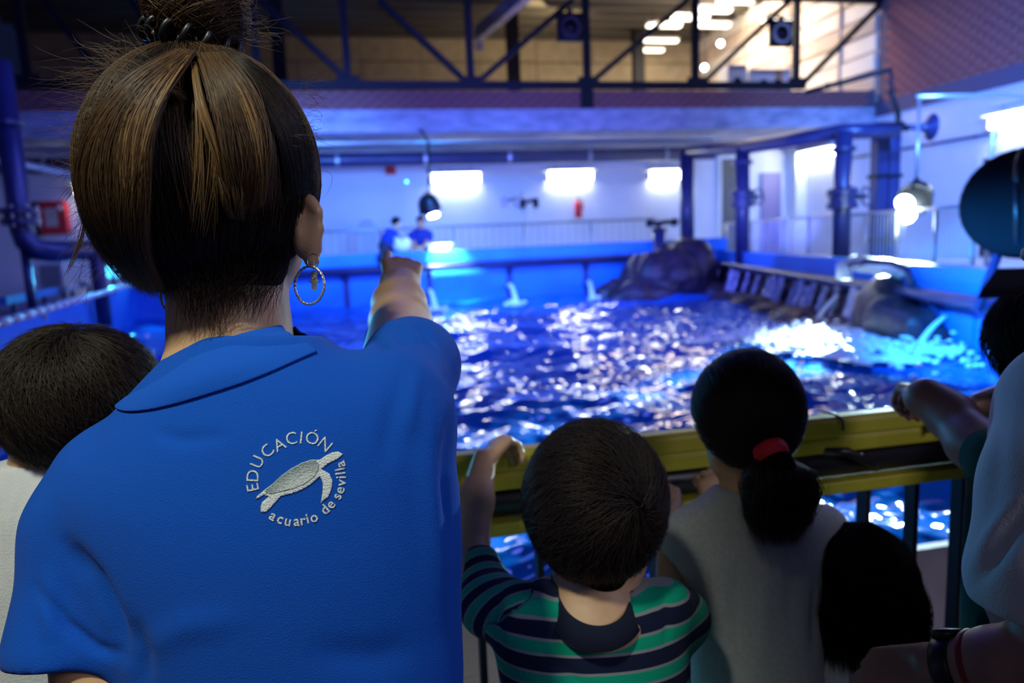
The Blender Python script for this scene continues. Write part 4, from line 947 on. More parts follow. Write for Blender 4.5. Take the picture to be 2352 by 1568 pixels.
def locks(surf, gl, gr, n, npt, off=(.002, .014), jit=5, seed=0, endj=0, taper=.0):
    r = np.random.default_rng(seed); a, b = interp(gl, npt), interp(gr, npt); out = np.empty((n, npt, 3)); s = np.linspace(0, 1, npt)
    nc = max(3, n//22); cl = r.uniform(0, 1, nc)
    for i in range(n):
        k = r.integers(nc); tt = np.clip(cl[k]+r.normal()*.045+r.normal()*.13*s+(.10*np.sin(6*s+7*cl[k])*s), 0, 1)
        w = 3*r.normal(size=2); ph = r.uniform(0, 6.3, 2); fr = r.uniform(.5, 1.6, 2)
        end = 1-abs(r.normal())*.12 if taper == 0 else r.uniform(1-taper, 1)
        q = np.interp(s*end, s, a[:, 0])*(1-tt)+np.interp(s*end, s, b[:, 0])*tt; y = np.interp(s*end, s, a[:, 1])*(1-tt)+np.interp(s*end, s, b[:, 1])*tt
        x = q+jit*np.sin(fr[0]*s*5+ph[0]+k)*s+r.normal()*jit*.5+endj*r.normal()*s**2; y = y+jit*.5*np.sin(fr[1]*s*5+ph[1])*s
        o = r.uniform(*off)*np.sin(np.pi*np.clip(.12+.80*s, 0, 1))**.6
        out[i] = [surf(x[j], y[j], o[j]) for j in range(npt)]
    return out

# ------------------------------------------------------------------ the guide in the blue polo shirt
d0 = .70; foot = D(640, 1568, .72)
wo = person('woman seen from behind in royal blue polo shirt, hair in messy bun, pointing ahead', foot)
Rw = frame(nrm(CH-.10*RH), nrm(np.array((0, 0, 1.))-.05*RH))
hc = D(497, 425, .715)
rows = [(770, 440, 720, .050, .005), (800, 408, 765, .058, .004), (835, 372, 830, .066), (880, 335, 925, .075), (920, 300, 985, .082), (960, 265, 1012, .088), (1010, 222, 1036, .094), (1060, 180, 1046, .098), (1100, 150, 1052, .101),
        (1160, 150, 1058, .104), (1250, 185, 1062, .106), (1400, 245, 1058, .104), (1568, 288, 1066, .100), (1750, 300, 1050, .098), (1950, 270, 1080, .106), (2150, 250, 1110, .115)]
tor = loft(rows, d0)
slL = cap(D(181, 1222, .685), D(163, 1486, .665), .041, .056); slL2 = cap(D(262, 1105, .70), D(181, 1222, .685), .050, .041)
slR = chain([D(900, 935, .715), D(948, 838, .80), D(914, 787, 1.0)], [.062, .0475, .046], .03)
hemdir = nrm(D(152, 1486, .665)-D(172, 1222, .685)+np.array((0, 0, -.03))); hemp = D(165, 1508, .665)
slL = cut(slL, lambda p: (p-hemp)@hemdir)
shirt_prim = U([tor, slL2, slL, slR], .028)
FL = [([(158, 1250), (215, 1330), (258, 1420), (290, 1508)], 20, -.013), ([(85, 1345), (150, 1430), (220, 1488), (292, 1512)], 13, -.006), ([(190, 1290), (232, 1390), (268, 1475)], 14, .005),
      ([(120, 1300), (112, 1400), (118, 1480)], 22, .004), ([(855, 776), (880, 790), (900, 803)], 8, -.006), ([(905, 764), (925, 778), (942, 796)], 8, -.006), ([(952, 745), (978, 765), (1002, 797)], 8, -.007),
      ([(870, 742), (935, 748), (995, 790), (1020, 860)], 7, .004), ([(1038, 950), (1022, 1100), (1030, 1260)], 16, -.006), ([(1000, 930), (985, 1050), (1000, 1250), (1010, 1420)], 26, .005), ([(930, 830), (900, 960), (880, 1080)], 24, -.003),
      ([(960, 840), (945, 930), (938, 1000)], 16, .003), ([(350, 990), (420, 1010), (520, 1000)], 18, -.0025), ([(320, 1500), (420, 1440), (560, 1420)], 34, .003), ([(960, 1480), (860, 1510), (700, 1500)], 40, -.004), ([(300, 1420), (330, 1500), (330, 1600)], 22, -.006)]
polo = cloth('polo_shirt', shirt_prim, .0042, M['polo'], wo, FL, 5, .0011, 2)
el = D(920, 742, 1.07); wr = D(922, 655, 1.29); kn = D(924, 600, 1.40)
arm = chain([D(920, 850, .78), el, D(917, 700, 1.17), wr], [.045, .043, .041, .033], .02)
hand = hand_prims(wr, nrm(kn-wr)+.12*CU, nrm(CU+.1*CF), -CR, 1.02, (.12, 1.45, 1.5, 1.35), 1.3)
armL = chain([D(180, 1250, .68), D(240, 1610, .66), D(520, 1800, .82)], [.042, .038, .026], .02)
handL = hand_prims(D(520, 1800, .82), CH*.7+RH*.6, np.array((0, 0, 1.)), -RH*.5+CH, .95)
inner = loft([(r[0], r[1]+45, r[2]-45, r[3]-.02) for r in rows[2:]], d0)
neck = cap(D(540, 900, .71), D(520, 610, .72), .062, .056)
earR = U([ell(D(711, 520, .697), (.011, .006, .027), np.stack([CR, CF, CU])), ell(D(695, 528, .707), (.0105, .020, .029), np.stack([CR, CF, CU])), chain([D(690, 476, .70), D(712, 459, .693), D(728, 482, .694), D(732, 528, .698), D(726, 572, .703), D(715, 598, .704)], [.0055, .0058, .0056, .0052, .0056, .0075], .003)], .003)
bodyp = U([U([inner, neck]+head_prims(hc, Rw, 1.06, False), .02), earR, arm, armL, handL, hand], .006)
body(bodyp, .004, M['skin'], wo, 1)
eyes(wo, hc, Rw, 1.06)
pv = np.array([v.co[:] for v in polo.data.vertices])+np.array(org(polo)); bvh = BVHTree.FromPolygons([tuple(p) for p in pv], [tuple(p.vertices) for p in polo.data.polygons])
# collar: a folded band with its opening at the throat
cc0, cc1 = D(546, 806, .708), D(540, 876, .700); th = math.radians(17)
A_ = math.cos(th)*CR+math.sin(th)*CU; Bc = nrm(CF-.0*CU)
mb = MB(); nA = 60; prof = [(.92, -.35, .060, .056), (.985, -.05, .062, .058), (1.0, .0, .064, .060), (1.02, .02, .065, .061), (1, .35, .074, .068), (1, .7, .087, .080), (1, 1.0, .0995, .094), (1, 1.03, .0995, .094)]
vs = []
for k, (sc, tt, ra_, rb2) in enumerate(prof):
    c_ = cc0+(cc1-cc0)*tt
    for j in range(nA+1):
        a = math.radians(-90+22)+(2*math.pi-math.radians(44))*j/nA  # gap ahead
        q_ = c_+A_*ra_*sc*math.sin(a+math.pi)+Bc*rb2*sc*math.cos(a+math.pi)
        if tt > .3:      # the leaf of the collar lies on the shirt
            hit, n_, _, dist = bvh.find_nearest(V(q_)); n_ = np.array(n_); n_ = n_ if n_@(q_-cc1) > 0 else -n_
            wgt = {.35: .15, .7: .55}.get(tt, 1.0); q_ = q_*(1-wgt)+(np.array(hit)+n_*(.0012 if tt > .9 else .006))*wgt
        vs.append(q_)
w1 = nA+1
mb.add(vs, [(k*w1+j, k*w1+j+1, (k+1)*w1+j+1, (k+1)*w1+j) for k in range(len(prof)-1) for j in range(nA)])
co = mb.build('collar', M['polo_rib'], polo, True); co.data.polygons.foreach_set('use_smooth', [True]*len(co.data.polygons))
sd = co.modifiers.new('thickness', 'SOLIDIFY'); sd.thickness = .0020; sd.offset = 1; ss = co.modifiers.new('smooth', 'SUBSURF'); ss.levels = ss.render_levels = 1
# embroidery on the back of the shirt, laid on the cloth
def onshirt(x, y, off):
    dr = ray(x, y); hit, n, _, _ = bvh.ray_cast(V(CC), V(nrm(dr)))
    if hit is None: return D(x, y, .6)
    n = np.array(n); n = -n if n@dr > 0 else n; return np.array(hit)+n*off
def glyph(ch, size, offset):
    cu = bpy.data.curves.new('g', 'FONT'); cu.body = ch; cu.size = size; cu.offset = offset; cu.align_x = 'CENTER'; cu.resolution_u = 4
    o = bpy.data.objects.new('g', cu); COL.objects.link(o); bpy.context.view_layer.update(); dg = bpy.context.evaluated_depsgraph_get()
    me = o.evaluated_get(dg).to_mesh(); v = [tuple(q.co[:2]) for q in me.vertices]; f = [tuple(p.vertices) for p in me.polygons]
    o.evaluated_get(dg).to_mesh_clear(); bpy.data.objects.remove(o); bpy.data.curves.remove(cu); return v, f
K = 5.6; ex = lambda x, y: (540+x/K, 960+y/K)
cx, cy = 795, 775
lets = [('E', 225, 893, 1), ('D', 224, 742, 1), ('U', 282, 560, 1), ('C', 412, 418, 1), ('A', 568, 335, 1), ('C', 725, 255, 1), ('I', 852, 248, 1), ('Ó', 995, 255, 1), ('N', 1162, 335, 1),
        ('a', 488, 1262, 0), ('c', 582, 1302, 0), ('u', 680, 1330, 0), ('a', 792, 1332, 0), ('r', 870, 1322, 0), ('i', 932, 1300, 0), ('o', 1015, 1283, 0), ('d', 1160, 1180, 0), ('e', 1232, 1112, 0),
        ('s', 1315, 1005, 0), ('e', 1352, 925, 0), ('v', 1370, 830, 0), ('i', 1372, 760, 0), ('l', 1366, 708, 0), ('l', 1360, 655, 0), ('a', 1362, 592, 0)]
lv, lf = [], []
for ch, x, y, top in lets:
    o = np.array((x-cx, y-cy), float); o /= np.linalg.norm(o)
    up = o if top else -o; rt = np.array((-up[1], up[0]))      # image y runs down
    size = 225 if top else 186; v, f = glyph(ch, size, -1.5 if top else 2.0); v = np.array(v)
    my = size*.36 if top else (size*.27 if ch not in 'dl' else size*.27); base = len(lv)
    for q in v:
        g = np.array((x, y))+rt*q[0]+up*(q[1]-my); lv.append(onshirt(*ex(*g), .0009))
    lf += [tuple(i+base for i in p) for p in f]
le = link_mesh('lettering', lv, lf, M['thread'], polo); le['label'] = 'white embroidered words in a ring around the turtle'; le.modifiers.new('thread', 'SOLIDIFY').thickness = .0008
def patch(name, poly, m, off, step=5, sh=None):
    bm = bmesh.new(); vv = [bm.verts.new((*ex(*p), 0)) for p in poly]; bm.faces.new(vv)
    xs_, ys_ = [v.co.x for v in bm.verts], [v.co.y for v in bm.verts]
    for ax_, lo_, hi_ in ((0, min(xs_), max(xs_)), (1, min(ys_), max(ys_))):
        q = lo_+step
        while q < hi_:
            n = (1, 0, 0) if ax_ == 0 else (0, 1, 0); bmesh.ops.bisect_plane(bm, geom=bm.verts[:]+bm.edges[:]+bm.faces[:], plane_co=(q, q, 0), plane_no=n); q += step
    bmesh.ops.triangulate(bm, faces=bm.faces); bm.verts.index_update()
    flat = np.array([v.co[:2] for v in bm.verts]); vs = [onshirt(v.co.x, v.co.y, off) for v in bm.verts]; f = [tuple(v.index for v in p.verts) for p in bm.faces]; bm.free()
    o = link_mesh(name, vs, f, m, polo, True); o.modifiers.new('thread', 'SOLIDIFY').thickness = .0008
    if sh is not None:
        at = o.data.attributes.new('shade', 'FLOAT', 'POINT'); at.data.foreach_set('value', sh(flat))
    return o
turtle = [(1390, 465), (1330, 430), (1250, 440), (1170, 480), (1090, 535), (980, 535), (860, 575), (720, 650), (590, 745), (480, 850), (390, 915), (290, 1000), (265, 1035), (300, 1030), (370, 985), (440, 1005), (350, 1080), (332, 1140), (335, 1210), (400, 1205), (460, 1150), (520, 1080), (590, 1000), (720, 970), (850, 925), (980, 845), (1095, 745), (1128, 830), (1128, 920), (1105, 1085), (1200, 1010), (1243, 900), (1250, 800), (1215, 715), (1110, 655), (1190, 590), (1310, 530)]
te = patch('turtle_emblem', turtle, M['thread'], .0009); te['label'] = 'white embroidered sea turtle with grey shaded shell'
shell = [(1040, 545), (980, 540), (860, 580), (720, 655), (590, 750), (480, 855), (395, 920), (400, 960), (470, 970), (600, 940), (760, 900), (900, 840), (1010, 760), (1075, 660), (1080, 590)]
ms = mat('shell_thread', (.3, .36, .36), .6, bump=.6, bscale=900); nt = ms.node_tree; at = nt.nodes.new('ShaderNodeAttribute'); at.attribute_name = 'shade'; rp_ = nt.nodes.new('ShaderNodeValToRGB')
rp_.color_ramp.elements[0].color = (.26, .34, .34, 1); rp_.color_ramp.elements[1].color = (.80, .88, .86, 1); nt.links.new(at.outputs['Fac'], rp_.inputs[0]); nt.links.new(rp_.outputs[0], nt.nodes['Principled BSDF'].inputs['Base Color'])
g_ = np.random.default_rng(3)
def shade(fl):
    xy = (fl-np.array((540, 960)))*K; top_ = np.interp(xy[:, 0], [390, 480, 590, 720, 860, 980, 1090], [920, 850, 745, 650, 575, 535, 535]); return np.clip((xy[:, 1]-top_-10)/250+g_.normal(size=len(xy))*.10, 0, 1)
patch('turtle_shell', shell, ms, .0014, 2.5, shade)
# trousers and shoes
lower(wo, (foot[0]+.0, foot[1]+.02, .86), YAW, 1.0)
# hair: a combed cap, then strands and loose locks
Hc = D(468, 402, .708); HR = np.stack([CR, CF, CU]); Hrad = np.array((.1085, .110, .122)); hs = hsurf(Hc, HR, Hrad)
capp = U([ell(Hc, Hrad-.010, HR), ell(D(545, 600, .71), (.050, .052, .050), HR)], .02)
fcut = lambda p: (p-hc)@nrm(Rw[1]*.85-Rw[2]*.5)-.035
bunp = U([ell(D(452, 20, .685), (.040, .040, .034), HR), ell(D(452, 75, .69), (.034, .034, .03), HR)], .02)
v, f = nets(U([cut(capp, fcut), bunp], .012), .004, 4); hair = link_mesh('hair', v, f, M['hair_cap'], wo, True); hair['label'] = 'dark brown hair with golden locks gathered in a messy bun'
r = np.random.default_rng(21); tie = nrm((D(440, 95, .69)-Hc)@HR.T/Hrad)
def comb(n, npt, seed, mk, spread=.03, rise=(1.0, 1.03), frac=(.35, .95)):
    r = np.random.default_rng(seed); u = r.normal(size=(n*6, 3)); u /= np.linalg.norm(u, axis=1)[:, None]; u = u[mk(u)][:n]; out = []
    e = tie+r.normal(size=u.shape)*.10; e /= np.linalg.norm(e, axis=1)[:, None]; om = np.arccos(np.clip((u*e).sum(1), -1, 1)); fr = r.uniform(*frac, len(u)); rs = r.uniform(*rise, len(u)); ph = r.uniform(0, 6.3, len(u)); am = r.normal(size=(len(u), 3))*spread
    for i in range(npt):
        s = i/(npt-1)*fr; q = (np.sin((1-s)*om)[:, None]*u+np.sin(s*om)[:, None]*e)/np.sin(om)[:, None]; q = q+am*np.sin(3*s+ph)[:, None]*.5
        q /= np.linalg.norm(q, axis=1)[:, None]; out.append(Hc+(q*Hrad*rs[:, None])@HR)
    return np.stack(out, 1)
back = lambda u: (u[:, 1] < .45) & ((u*tie).sum(1) < .93) & ~((u[:, 0] > .80) & (u[:, 2] < -.30))
S = strands('combed_strands', comb(22000, 9, 1, back, .05, (.93, 1.02)), .00019, M['hair_dark'], hair, .5)
S2 = strands('brown_combed_strands', comb(2600, 9, 2, lambda u: back(u) & (np.abs(u[:, 0]+.1) > .30) & (u[:, 2] > -.5), rise=(1.0, 1.035)), .00018, M['hair_brown'], hair, .5)
LG = [(415, 112), (330, 150), (250, 215), (196, 310), (178, 410), (196, 500), (240, 590), (300, 655)]
LGi = [(440, 118), (385, 190), (345, 280), (332, 380), (334, 470), (322, 550), (335, 620), (375, 690)]
RG = [(455, 122), (480, 190), (505, 280), (522, 370), (530, 430), (545, 490)]
RGi = [(510, 118), (570, 180), (612, 270), (626, 350), (622, 420), (602, 486)]
L1 = locks(hs, LG, LGi, 3600, 14, (.002, .028), 12, 31); L2 = locks(hs, [(410, 118), (320, 190), (272, 270), (262, 370), (270, 470), (296, 560), (345, 660)], [(440, 120), (380, 200), (335, 290), (318, 390), (322, 480), (318, 560), (350, 640)], 420, 14, (.018, .028), 5, 32)
L3 = locks(hs, RG, RGi, 1700, 12, (.003, .019), 9, 33); L4 = locks(hs, [(440, 150), (452, 242), (480, 320), (500, 385), (506, 420)], [(450, 140), (466, 225), (494, 310), (514, 385), (516, 430)], 170, 12, (.012, .019), 3, 34)
L5 = locks(hs, [(500, 140), (550, 220), (585, 330), (598, 430), (596, 478)], [(520, 140), (575, 220), (612, 330), (612, 420), (604, 478)], 170, 12, (.012, .019), 3, 35)
L6 = np.concatenate([locks(hs, [(330, 235), (345, 205), (390, 192), (430, 215)], [(322, 260), (350, 222), (395, 208), (425, 240)], 110, 12, (.012, .022), 5, 42), locks(hs, [(500, 400), (515, 470), (535, 508), (560, 500)], [(560, 400), (560, 470), (556, 506), (545, 512)], 130, 12, (.004, .014), 5, 43)])
L7 = locks(hs, [(520, 112), (620, 170), (690, 270), (718, 380), (722, 440)], [(500, 118), (570, 190), (640, 290), (660, 400), (668, 470)], 1500, 12, (.003, .010), 8, 36)
L8 = locks(hs, [(186, 400), (196, 470), (180, 560), (145, 640)], [(196, 410), (206, 480), (190, 560), (150, 640)], 26, 10, (.0, .004), 4, 37)
L9 = locks(hs, [(440, 140), (450, 280), (455, 420), (440, 560)], [(470, 150), (490, 300), (500, 440), (490, 560)], 22, 12, (.006, .012), 8, 41)
strands('brown_locks', np.concatenate([L1[:, :12], L3[:, :12]]) if False else L1, .00021, M['hair_brown'], hair, .3)
strands('brown_locks', L3, .00021, M['hair_brown'], hair, .3); strands('dark_locks', L7, .00020, M['hair_dark'], hair, .4)
strands('golden_locks', L2, .00021, M['hair_gold'], hair, .3); strands('golden_locks', np.concatenate([L4, L5, L9]), .00020, M['hair_gold'], hair, .3); strands('brown_locks', L6, .0002, M['hair_brown'], hair, .3); strands('loose_strands', L8, .0002, M['hair_brown'], hair, .3)
# bun strands
bc_ = D(452, 22, .685); bs = hsurf(bc_, HR, (.046, .046, .040)); out = []
for i in range(2600):
    th = r.uniform(0, 6.3); ph = r.uniform(-1.2, 1.35); tw = r.uniform(.5, 1.6)*(1 if r.random() < .75 else -1); k = []
    for j in range(9):
        s = j/8-.5; a = th+tw*s*1.3; p_ = np.clip(ph+(s*.9), -1.35, 1.45); ro = 1.02+r.uniform(0, .004)+.06*(i % 7)/7+(.0 if abs(s) < .4 else .10*r.random()*(i % 5 == 0))
        k.append(bc_+(np.array((math.cos(p_)*math.cos(a), math.cos(p_)*math.sin(a), math.sin(p_)))*np.array((.046, .046, .042))*ro)@HR)
    out.append(k)
strands('bun_strands', out[:1500], .00020, M['hair_brown'], hair, .3); strands('bun_strands', out[1500:2300], .0002, M['hair_dark'], hair, .3); strands('golden_bun_strands', out[2300:], .0002, M['hair_gold'], hair, .3)
# fly-away hairs and nape wisps
out = []
for (xa, xb, ya, yb_, dx, dy, n) in ((200, 330, 130, 300, -110, 20, 150), (185, 215, 300, 430, -70, 60, 60), (640, 720, 190, 330, 50, 20, 60), (250, 360, 95, 190, -70, -25, 90), (520, 580, 40, 110, 70, 15, 45), (700, 728, 330, 450, 18, 40, 22), (190, 265, 430, 620, -55, 70, 70), (340, 400, 0, 60, -20, 0, 20), (540, 570, -10, 50, 20, -5, 30)):
    for _ in range(n):
        x, y = r.uniform(xa, xb), r.uniform(ya, yb_); ex_, ey = x+dx*r.uniform(.3, 1.5), y+dy*r.uniform(-.6, 1.6)+r.normal()*14; cxx, cyy = (x+ex_)/2+r.normal()*22, (y+ey)/2+r.normal()*26; b_ = hs(x, y, 0); dd = (b_-CC)@CF
        out.append([D((1-s)**2*x+2*s*(1-s)*cxx+s*s*ex_, (1-s)**2*y+2*s*(1-s)*cyy+s*s*ey, dd) for s in np.linspace(0, 1, 9)])
strands('flyaway_hairs', out, .00015, M['hair_brown'], hair, .3)
out = []
nk = hsurf(D(530, 740, .715), HR, (.060, .058, .16))
for _ in range(420):
    x = r.uniform(408, 650); y = 640+r.uniform(-15, 30)-.0016*(x-530)**2; L = r.uniform(30, 150)*(1.1 if x < 520 else .7); dx = r.normal()*22-(x-470)*.18
    cxx = x+dx*.3+r.normal()*14
    pts = []
    for s in np.linspace(0, 1, 8):
        qx = (1-s)**2*x+2*s*(1-s)*cxx+s*s*(x+dx); qy = y+L*s; pts.append(nk(qx, qy, .004+.012*(1-s)))
    out.append(pts)
strands('nape_wisps', out, .00016, M['hair_dark'], hair, .25)
out = []
for _ in range(1300):
    x = r.uniform(425, 668); y0 = 590+r.uniform(-30, 20); pts = []; L = r.uniform(30, 100)*(.75+.6*r.random()**3)
    for s in np.linspace(0, 1, 7): pts.append(nk(x+(530-x)*.15*s+r.normal()*1.5, y0+L*s*(1-.5*abs(x-545)/130), .016*(1-s)+.003))
    out.append(pts)
strands('nape_hair', out, .0002, M['hair_dark'], hair, .3)
# coiled hair tie
tc_ = D(441, 95, .69); ta = nrm(CU*.94+CR*.20-CF*.15); xa_ = nrm(np.cross(CF, ta)); ya_ = np.cross(ta, xa_)
pts = []
for i in range(300):
    a = 2*math.pi*i/299; b_ = a*15; rad = xa_*math.cos(a)+ya_*math.sin(a); pts.append(tc_+rad*(.0395+.0055*math.cos(b_))+ta*.0085*math.sin(b_))
MB().tube(pts, .0030, 7, False).build('hair_tie', M['black'], wo, True)
# earrings
def earring(c_small, c_big, dpt, parent, small=True):
    e = D(*c_small, dpt); o = MB().ring(e, nrm(CF*.92+CR*.4), .0068, .0007, 28, 6).build('earring', M['silver'], parent, True)
    b_ = D(*c_big, dpt-.004); n = nrm(CF+CR*.35); x_ = nrm(np.cross(n, CU)); y_ = np.cross(x_, n); vs = []; m_, k_ = 10, 110
    mb = MB()
    for i in range(k_):
        a = 2*math.pi*i/k_; dr = x_*math.cos(a)*.0163+y_*math.sin(a)*.0180; u_ = nrm(dr)
        for j in range(m_):
            p_ = 2*math.pi*j/m_; rr_ = .00125*(1+.32*math.cos(2*p_+a*26)); vs.append(b_+dr+u_*rr_*math.cos(p_)+n*rr_*math.sin(p_))
    mb.add(vs, [(i*m_+j, ((i+1) % k_)*m_+j, ((i+1) % k_)*m_+(j+1) % m_, i*m_+(j+1) % m_) for i in range(k_) for j in range(m_)]); mb.build('twisted_hoop', M['silver'], o, True)
    if small:
        q = D(c_big[0]+10, c_big[1]-15, dpt-.004); X_, Y_ = x_ if x_@CR > 0 else -x_, CU; sc = .00022; mb = MB()
        palm = [(-14, 0), (-17, -10), (-28, -6), (-22, -16), (-13, -20), (-12, -44), (-6, -46), (-5, -22), (-3, -22), (-2, -55), (4, -55), (4, -22), (6, -22), (8, -46), (13, -44), (13, -20), (22, -16), (28, -6), (17, -10), (14, 0), (16, 22), (8, 34), (-8, 34), (-16, 22)]
        mb.prism([q+X_*x*sc+Y_*y*sc for x, y in palm], n, .0010); mb.build('hand_pendant', M['silver'], o)
        mb = MB(); mb.ring(q+Y_*.0015-n*.0004, n, .0017, .0003, 16, 6); mb.sphere(q+Y_*.0015-n*.0004, .0007, 8, 6); mb.tube([q+Y_*.0074, q+Y_*.0165], .0005, 6); mb.ring(q+Y_*.0170, CR, .0011, .0003, 12, 6); mb.build('pendant_link', M['silver'], o, True)
    return o
earring((719, 599), (711, 655), .690, wo)
o = earring((400, 640), (399, 676), .715, wo, False)

# ------------------------------------------------------------------ children and other visitors
def kid_hair(parent, c, R, rad, hcen, m, label, whorl, n=9000, L=.045, lift=.006, seed=1, cutn=(.80, -.62), cutd=.03, swirl=.5, extra=(), keepz=-.55, rr_=.00024, hs_=0):
    rad = np.asarray(rad, float); ps = U([ell(c, rad-.010, R)]+list(extra)+([ell(np.asarray(hcen)+hs_*(-.008*R[1]+.028*R[2]), np.array((.073, .094, .083))*hs_+.006, R)] if hs_ else []), .02)
    cn = nrm(R[1]*cutn[0]+R[2]*cutn[1]); v, f = nets(cut(ps, lambda p: (p-hcen)@cn-cutd), .005, 3); h = link_mesh('hair', v, f, M['hair_cap'], parent, True); h['label'] = label
    S = sphere_flow(c, R, rad-.006, n, whorl, L, lift, 6, lambda u: ((u*rad)@R+c-hcen)@cn < cutd-.002, .30, seed, swirl)
    strands('hair_strands', S, rr_, m, h, .25); return h
def neckband(c, ra_, rb_, n, m, parent, w=.011, th=.0035, name='neckband'):
    n = nrm(n); x_ = nrm(np.cross(CF, n)); y_ = np.cross(n, x_); vs = []; K_ = 48
    pr = [(-.5, -1), (.5, -1), (.62, 0), (.5, 1), (-.5, 1), (-.62, 0)]
    for i in range(K_):
        a = 2*math.pi*i/K_; dr = nrm(x_*math.cos(a)*ra_+y_*math.sin(a)*rb_); b_ = np.asarray(c)+x_*math.cos(a)*ra_+y_*math.sin(a)*rb_
        for p_, q_ in pr: vs.append(b_+dr*(q_*th-.0*p_)+(n*.75-dr*.66)*p_*w*2)
    k = len(pr); o = MB().add(vs, [(i*k+j, ((i+1) % K_)*k+j, ((i+1) % K_)*k+(j+1) % k, i*k+(j+1) % k) for i in range(K_) for j in range(k)]).build(name, m, parent, True); return o

# --- boy with the striped shirt
RBh = np.stack([CR, CF, CU])
d = .985; b1 = person('boy with dark hair in a navy and green striped T-shirt, holding the yellow rail', D(1370, 1568, d))
hcB = D(1372, 1185, .99); RB = frame(nrm(CH-.35*np.array((0, 0, 1.))), nrm(np.array((0, 0, 1))+.0*RH))
rowsB = [(1335, 1262, 1462, .050, .005), (1352, 1215, 1500, .058), (1378, 1168, 1542, .066), (1415, 1140, 1568, .073), (1460, 1130, 1578, .078), (1520, 1142, 1582, .080), (1600, 1155, 1582, .080), (1800, 1150, 1590, .082), (2000, 1140, 1600, .085)]
torB = loft(rowsB, d); slB = chain([D(1195, 1405, d), D(1128, 1388, 1.04), D(1100, 1290, 1.11)], [.042, .042, .032], .03); slBr = chain([D(1525, 1395, d), D(1560, 1420, 1.02), D(1545, 1400, 1.14)], [.040, .036, .034], .03)
hp = D(1099, 1274, 1.12); hd = nrm(D(1099, 1274, 1.12)-D(1115, 1350, 1.075)); slB = cut(slB, lambda p: (p-hp)@hd)
nC, nX = nrm(CU*.92-CF*.38), CR; nY = np.cross(nC, nX); nkB = ell(D(1362, 1352, .955), (.047, .060, .045), np.stack([nX, nY, nC]))
tee = cloth('striped_shirt', cut(U([torB, slB, slBr], .02), lambda p: -nkB.f(p)), .0042, M['stripes'], b1, [([(1150, 1340), (1140, 1420), (1148, 1500)], 9, -.004), ([(1240, 1500), (1300, 1540), (1360, 1600)], 18, -.003), ([(1520, 1360), (1535, 1420), (1530, 1480)], 10, -.004), ([(1150, 1390), (1190, 1420), (1240, 1430)], 10, .003)], 4, .0012, 5)
pv = np.array([v.co[:] for v in tee.data.vertices])+np.array(org(tee)); z0 = D(1388, 1480, .905)[2]
stp = (z0-pv[:, 2])/.0395+.54+2
ds = slB.f(pv); dt_ = torB.f(pv); dr_ = slBr.f(pv); ax0 = D(1128, 1388, 1.04); ax1 = D(1100, 1290, 1.11); along = (pv-ax0)@nrm(ax1-ax0)/np.linalg.norm(ax1-ax0)
stp = np.where((ds < dt_-.004), (along*np.linalg.norm(ax1-ax0))/.034+.98-(np.linalg.norm(ax1-ax0)/.034 % 1)+2, stp)
at = tee.data.attributes.new('stripe', 'FLOAT', 'POINT'); at.data.foreach_set('value', stp.astype(np.float32))
neckband(D(1362, 1370, .962), .057, .074, CU*.92-CF*.38, M['tee_navy'], tee, .0125)
elb = D(1082, 1290, 1.12); wri = D(1112, 1058, 1.235)
armB = chain([D(1200, 1410, d), D(1118, 1380, 1.04), elb, D(1092, 1150, 1.19), wri], [.034, .031, .029, .028, .021], .02)
hnB = hand_prims(wri, nrm(D(1172, 1022, 1.31)-wri)+CU*.25, CU+.2*CF-.3*CR, CF, .78, (.75, .8, .85, .9), .4)
armB2 = chain([D(1525, 1400, d), D(1545, 1400, 1.14), D(1540, 1180, 1.26)], [.033, .029, .021], .02); hnB2 = hand_prims(D(1540, 1180, 1.26), CF+CU*.6, CU, -CR, .78, (.9, .9, .9, .9))
innB = loft([(r_[0], r_[1]+35, r_[2]-35, r_[3]-.014) for r_ in rowsB[1:]], d)
body(U([U([innB, cap(D(1365, 1440, .975), D(1370, 1240, .985), .052, .047), ell(D(1364, 1430, .965), (.085, .06, .04), RBh)]+head_prims(hcB, RB, .95), .02), armB, armB2, hnB, hnB2], .006), .0045, M['skin'], b1, 1); eyes(b1, hcB, RB, .95)
whB = (hsurf(D(1367, 1150, .97), RBh, (.101, .106, .112))(1476, 1166)-D(1367, 1150, .97))@RBh.T/np.array((.101, .106, .112))
kid_hair(b1, D(1367, 1150, .97), RBh, (.101, .106, .112), hcB, M['hair_kid'], 'short dark brown hair with a crown whorl', whB, 12000, .055, .007, 3, (.85, -.52), .035, .55, [ell(D(1385, 1325, .955), (.030, .03, .020), RBh)])
lower(b1, (*D(1370, 1568, d)[:2]+.02, .58), YAW, .68)
# --- boy at left in white
d = .90; b2 = person('boy with short dark hair in a white T-shirt at the left, behind the woman', D(60, 1568, d))
hcL = D(168, 955, .905); RL = frame(nrm(CH+.25*RH-.15*np.array((0, 0, 1.))))
rowsL = [(1055, 30, 190, .050), (1085, -60, 260, .060), (1120, -130, 320, .070), (1180, -165, 345, .080), (1300, -170, 340, .086), (1568, -180, 330, .090), (1900, -190, 330, .092)]
torL = loft(rowsL, d)
cloth('white_shirt', U([torL, chain([D(-115, 1150, .91), D(-150, 1300, .98)], [.045, .05], .02), chain([D(300, 1170, .91), D(310, 1320, .97)], [.045, .048], .02)], .03), .0055, M['tee_white'], b2, [([(60, 1110), (40, 1180), (30, 1300)], 12, -.004), ([(20, 1100), (-10, 1200), (-5, 1350)], 14, -.005), ([(75, 1300), (50, 1420), (30, 1530)], 16, .004)], 4, .0015, 8)
neckband(D(112, 1082, .90), .055, .056, CU*.93-CF*.3, M['tee_white'], b2)
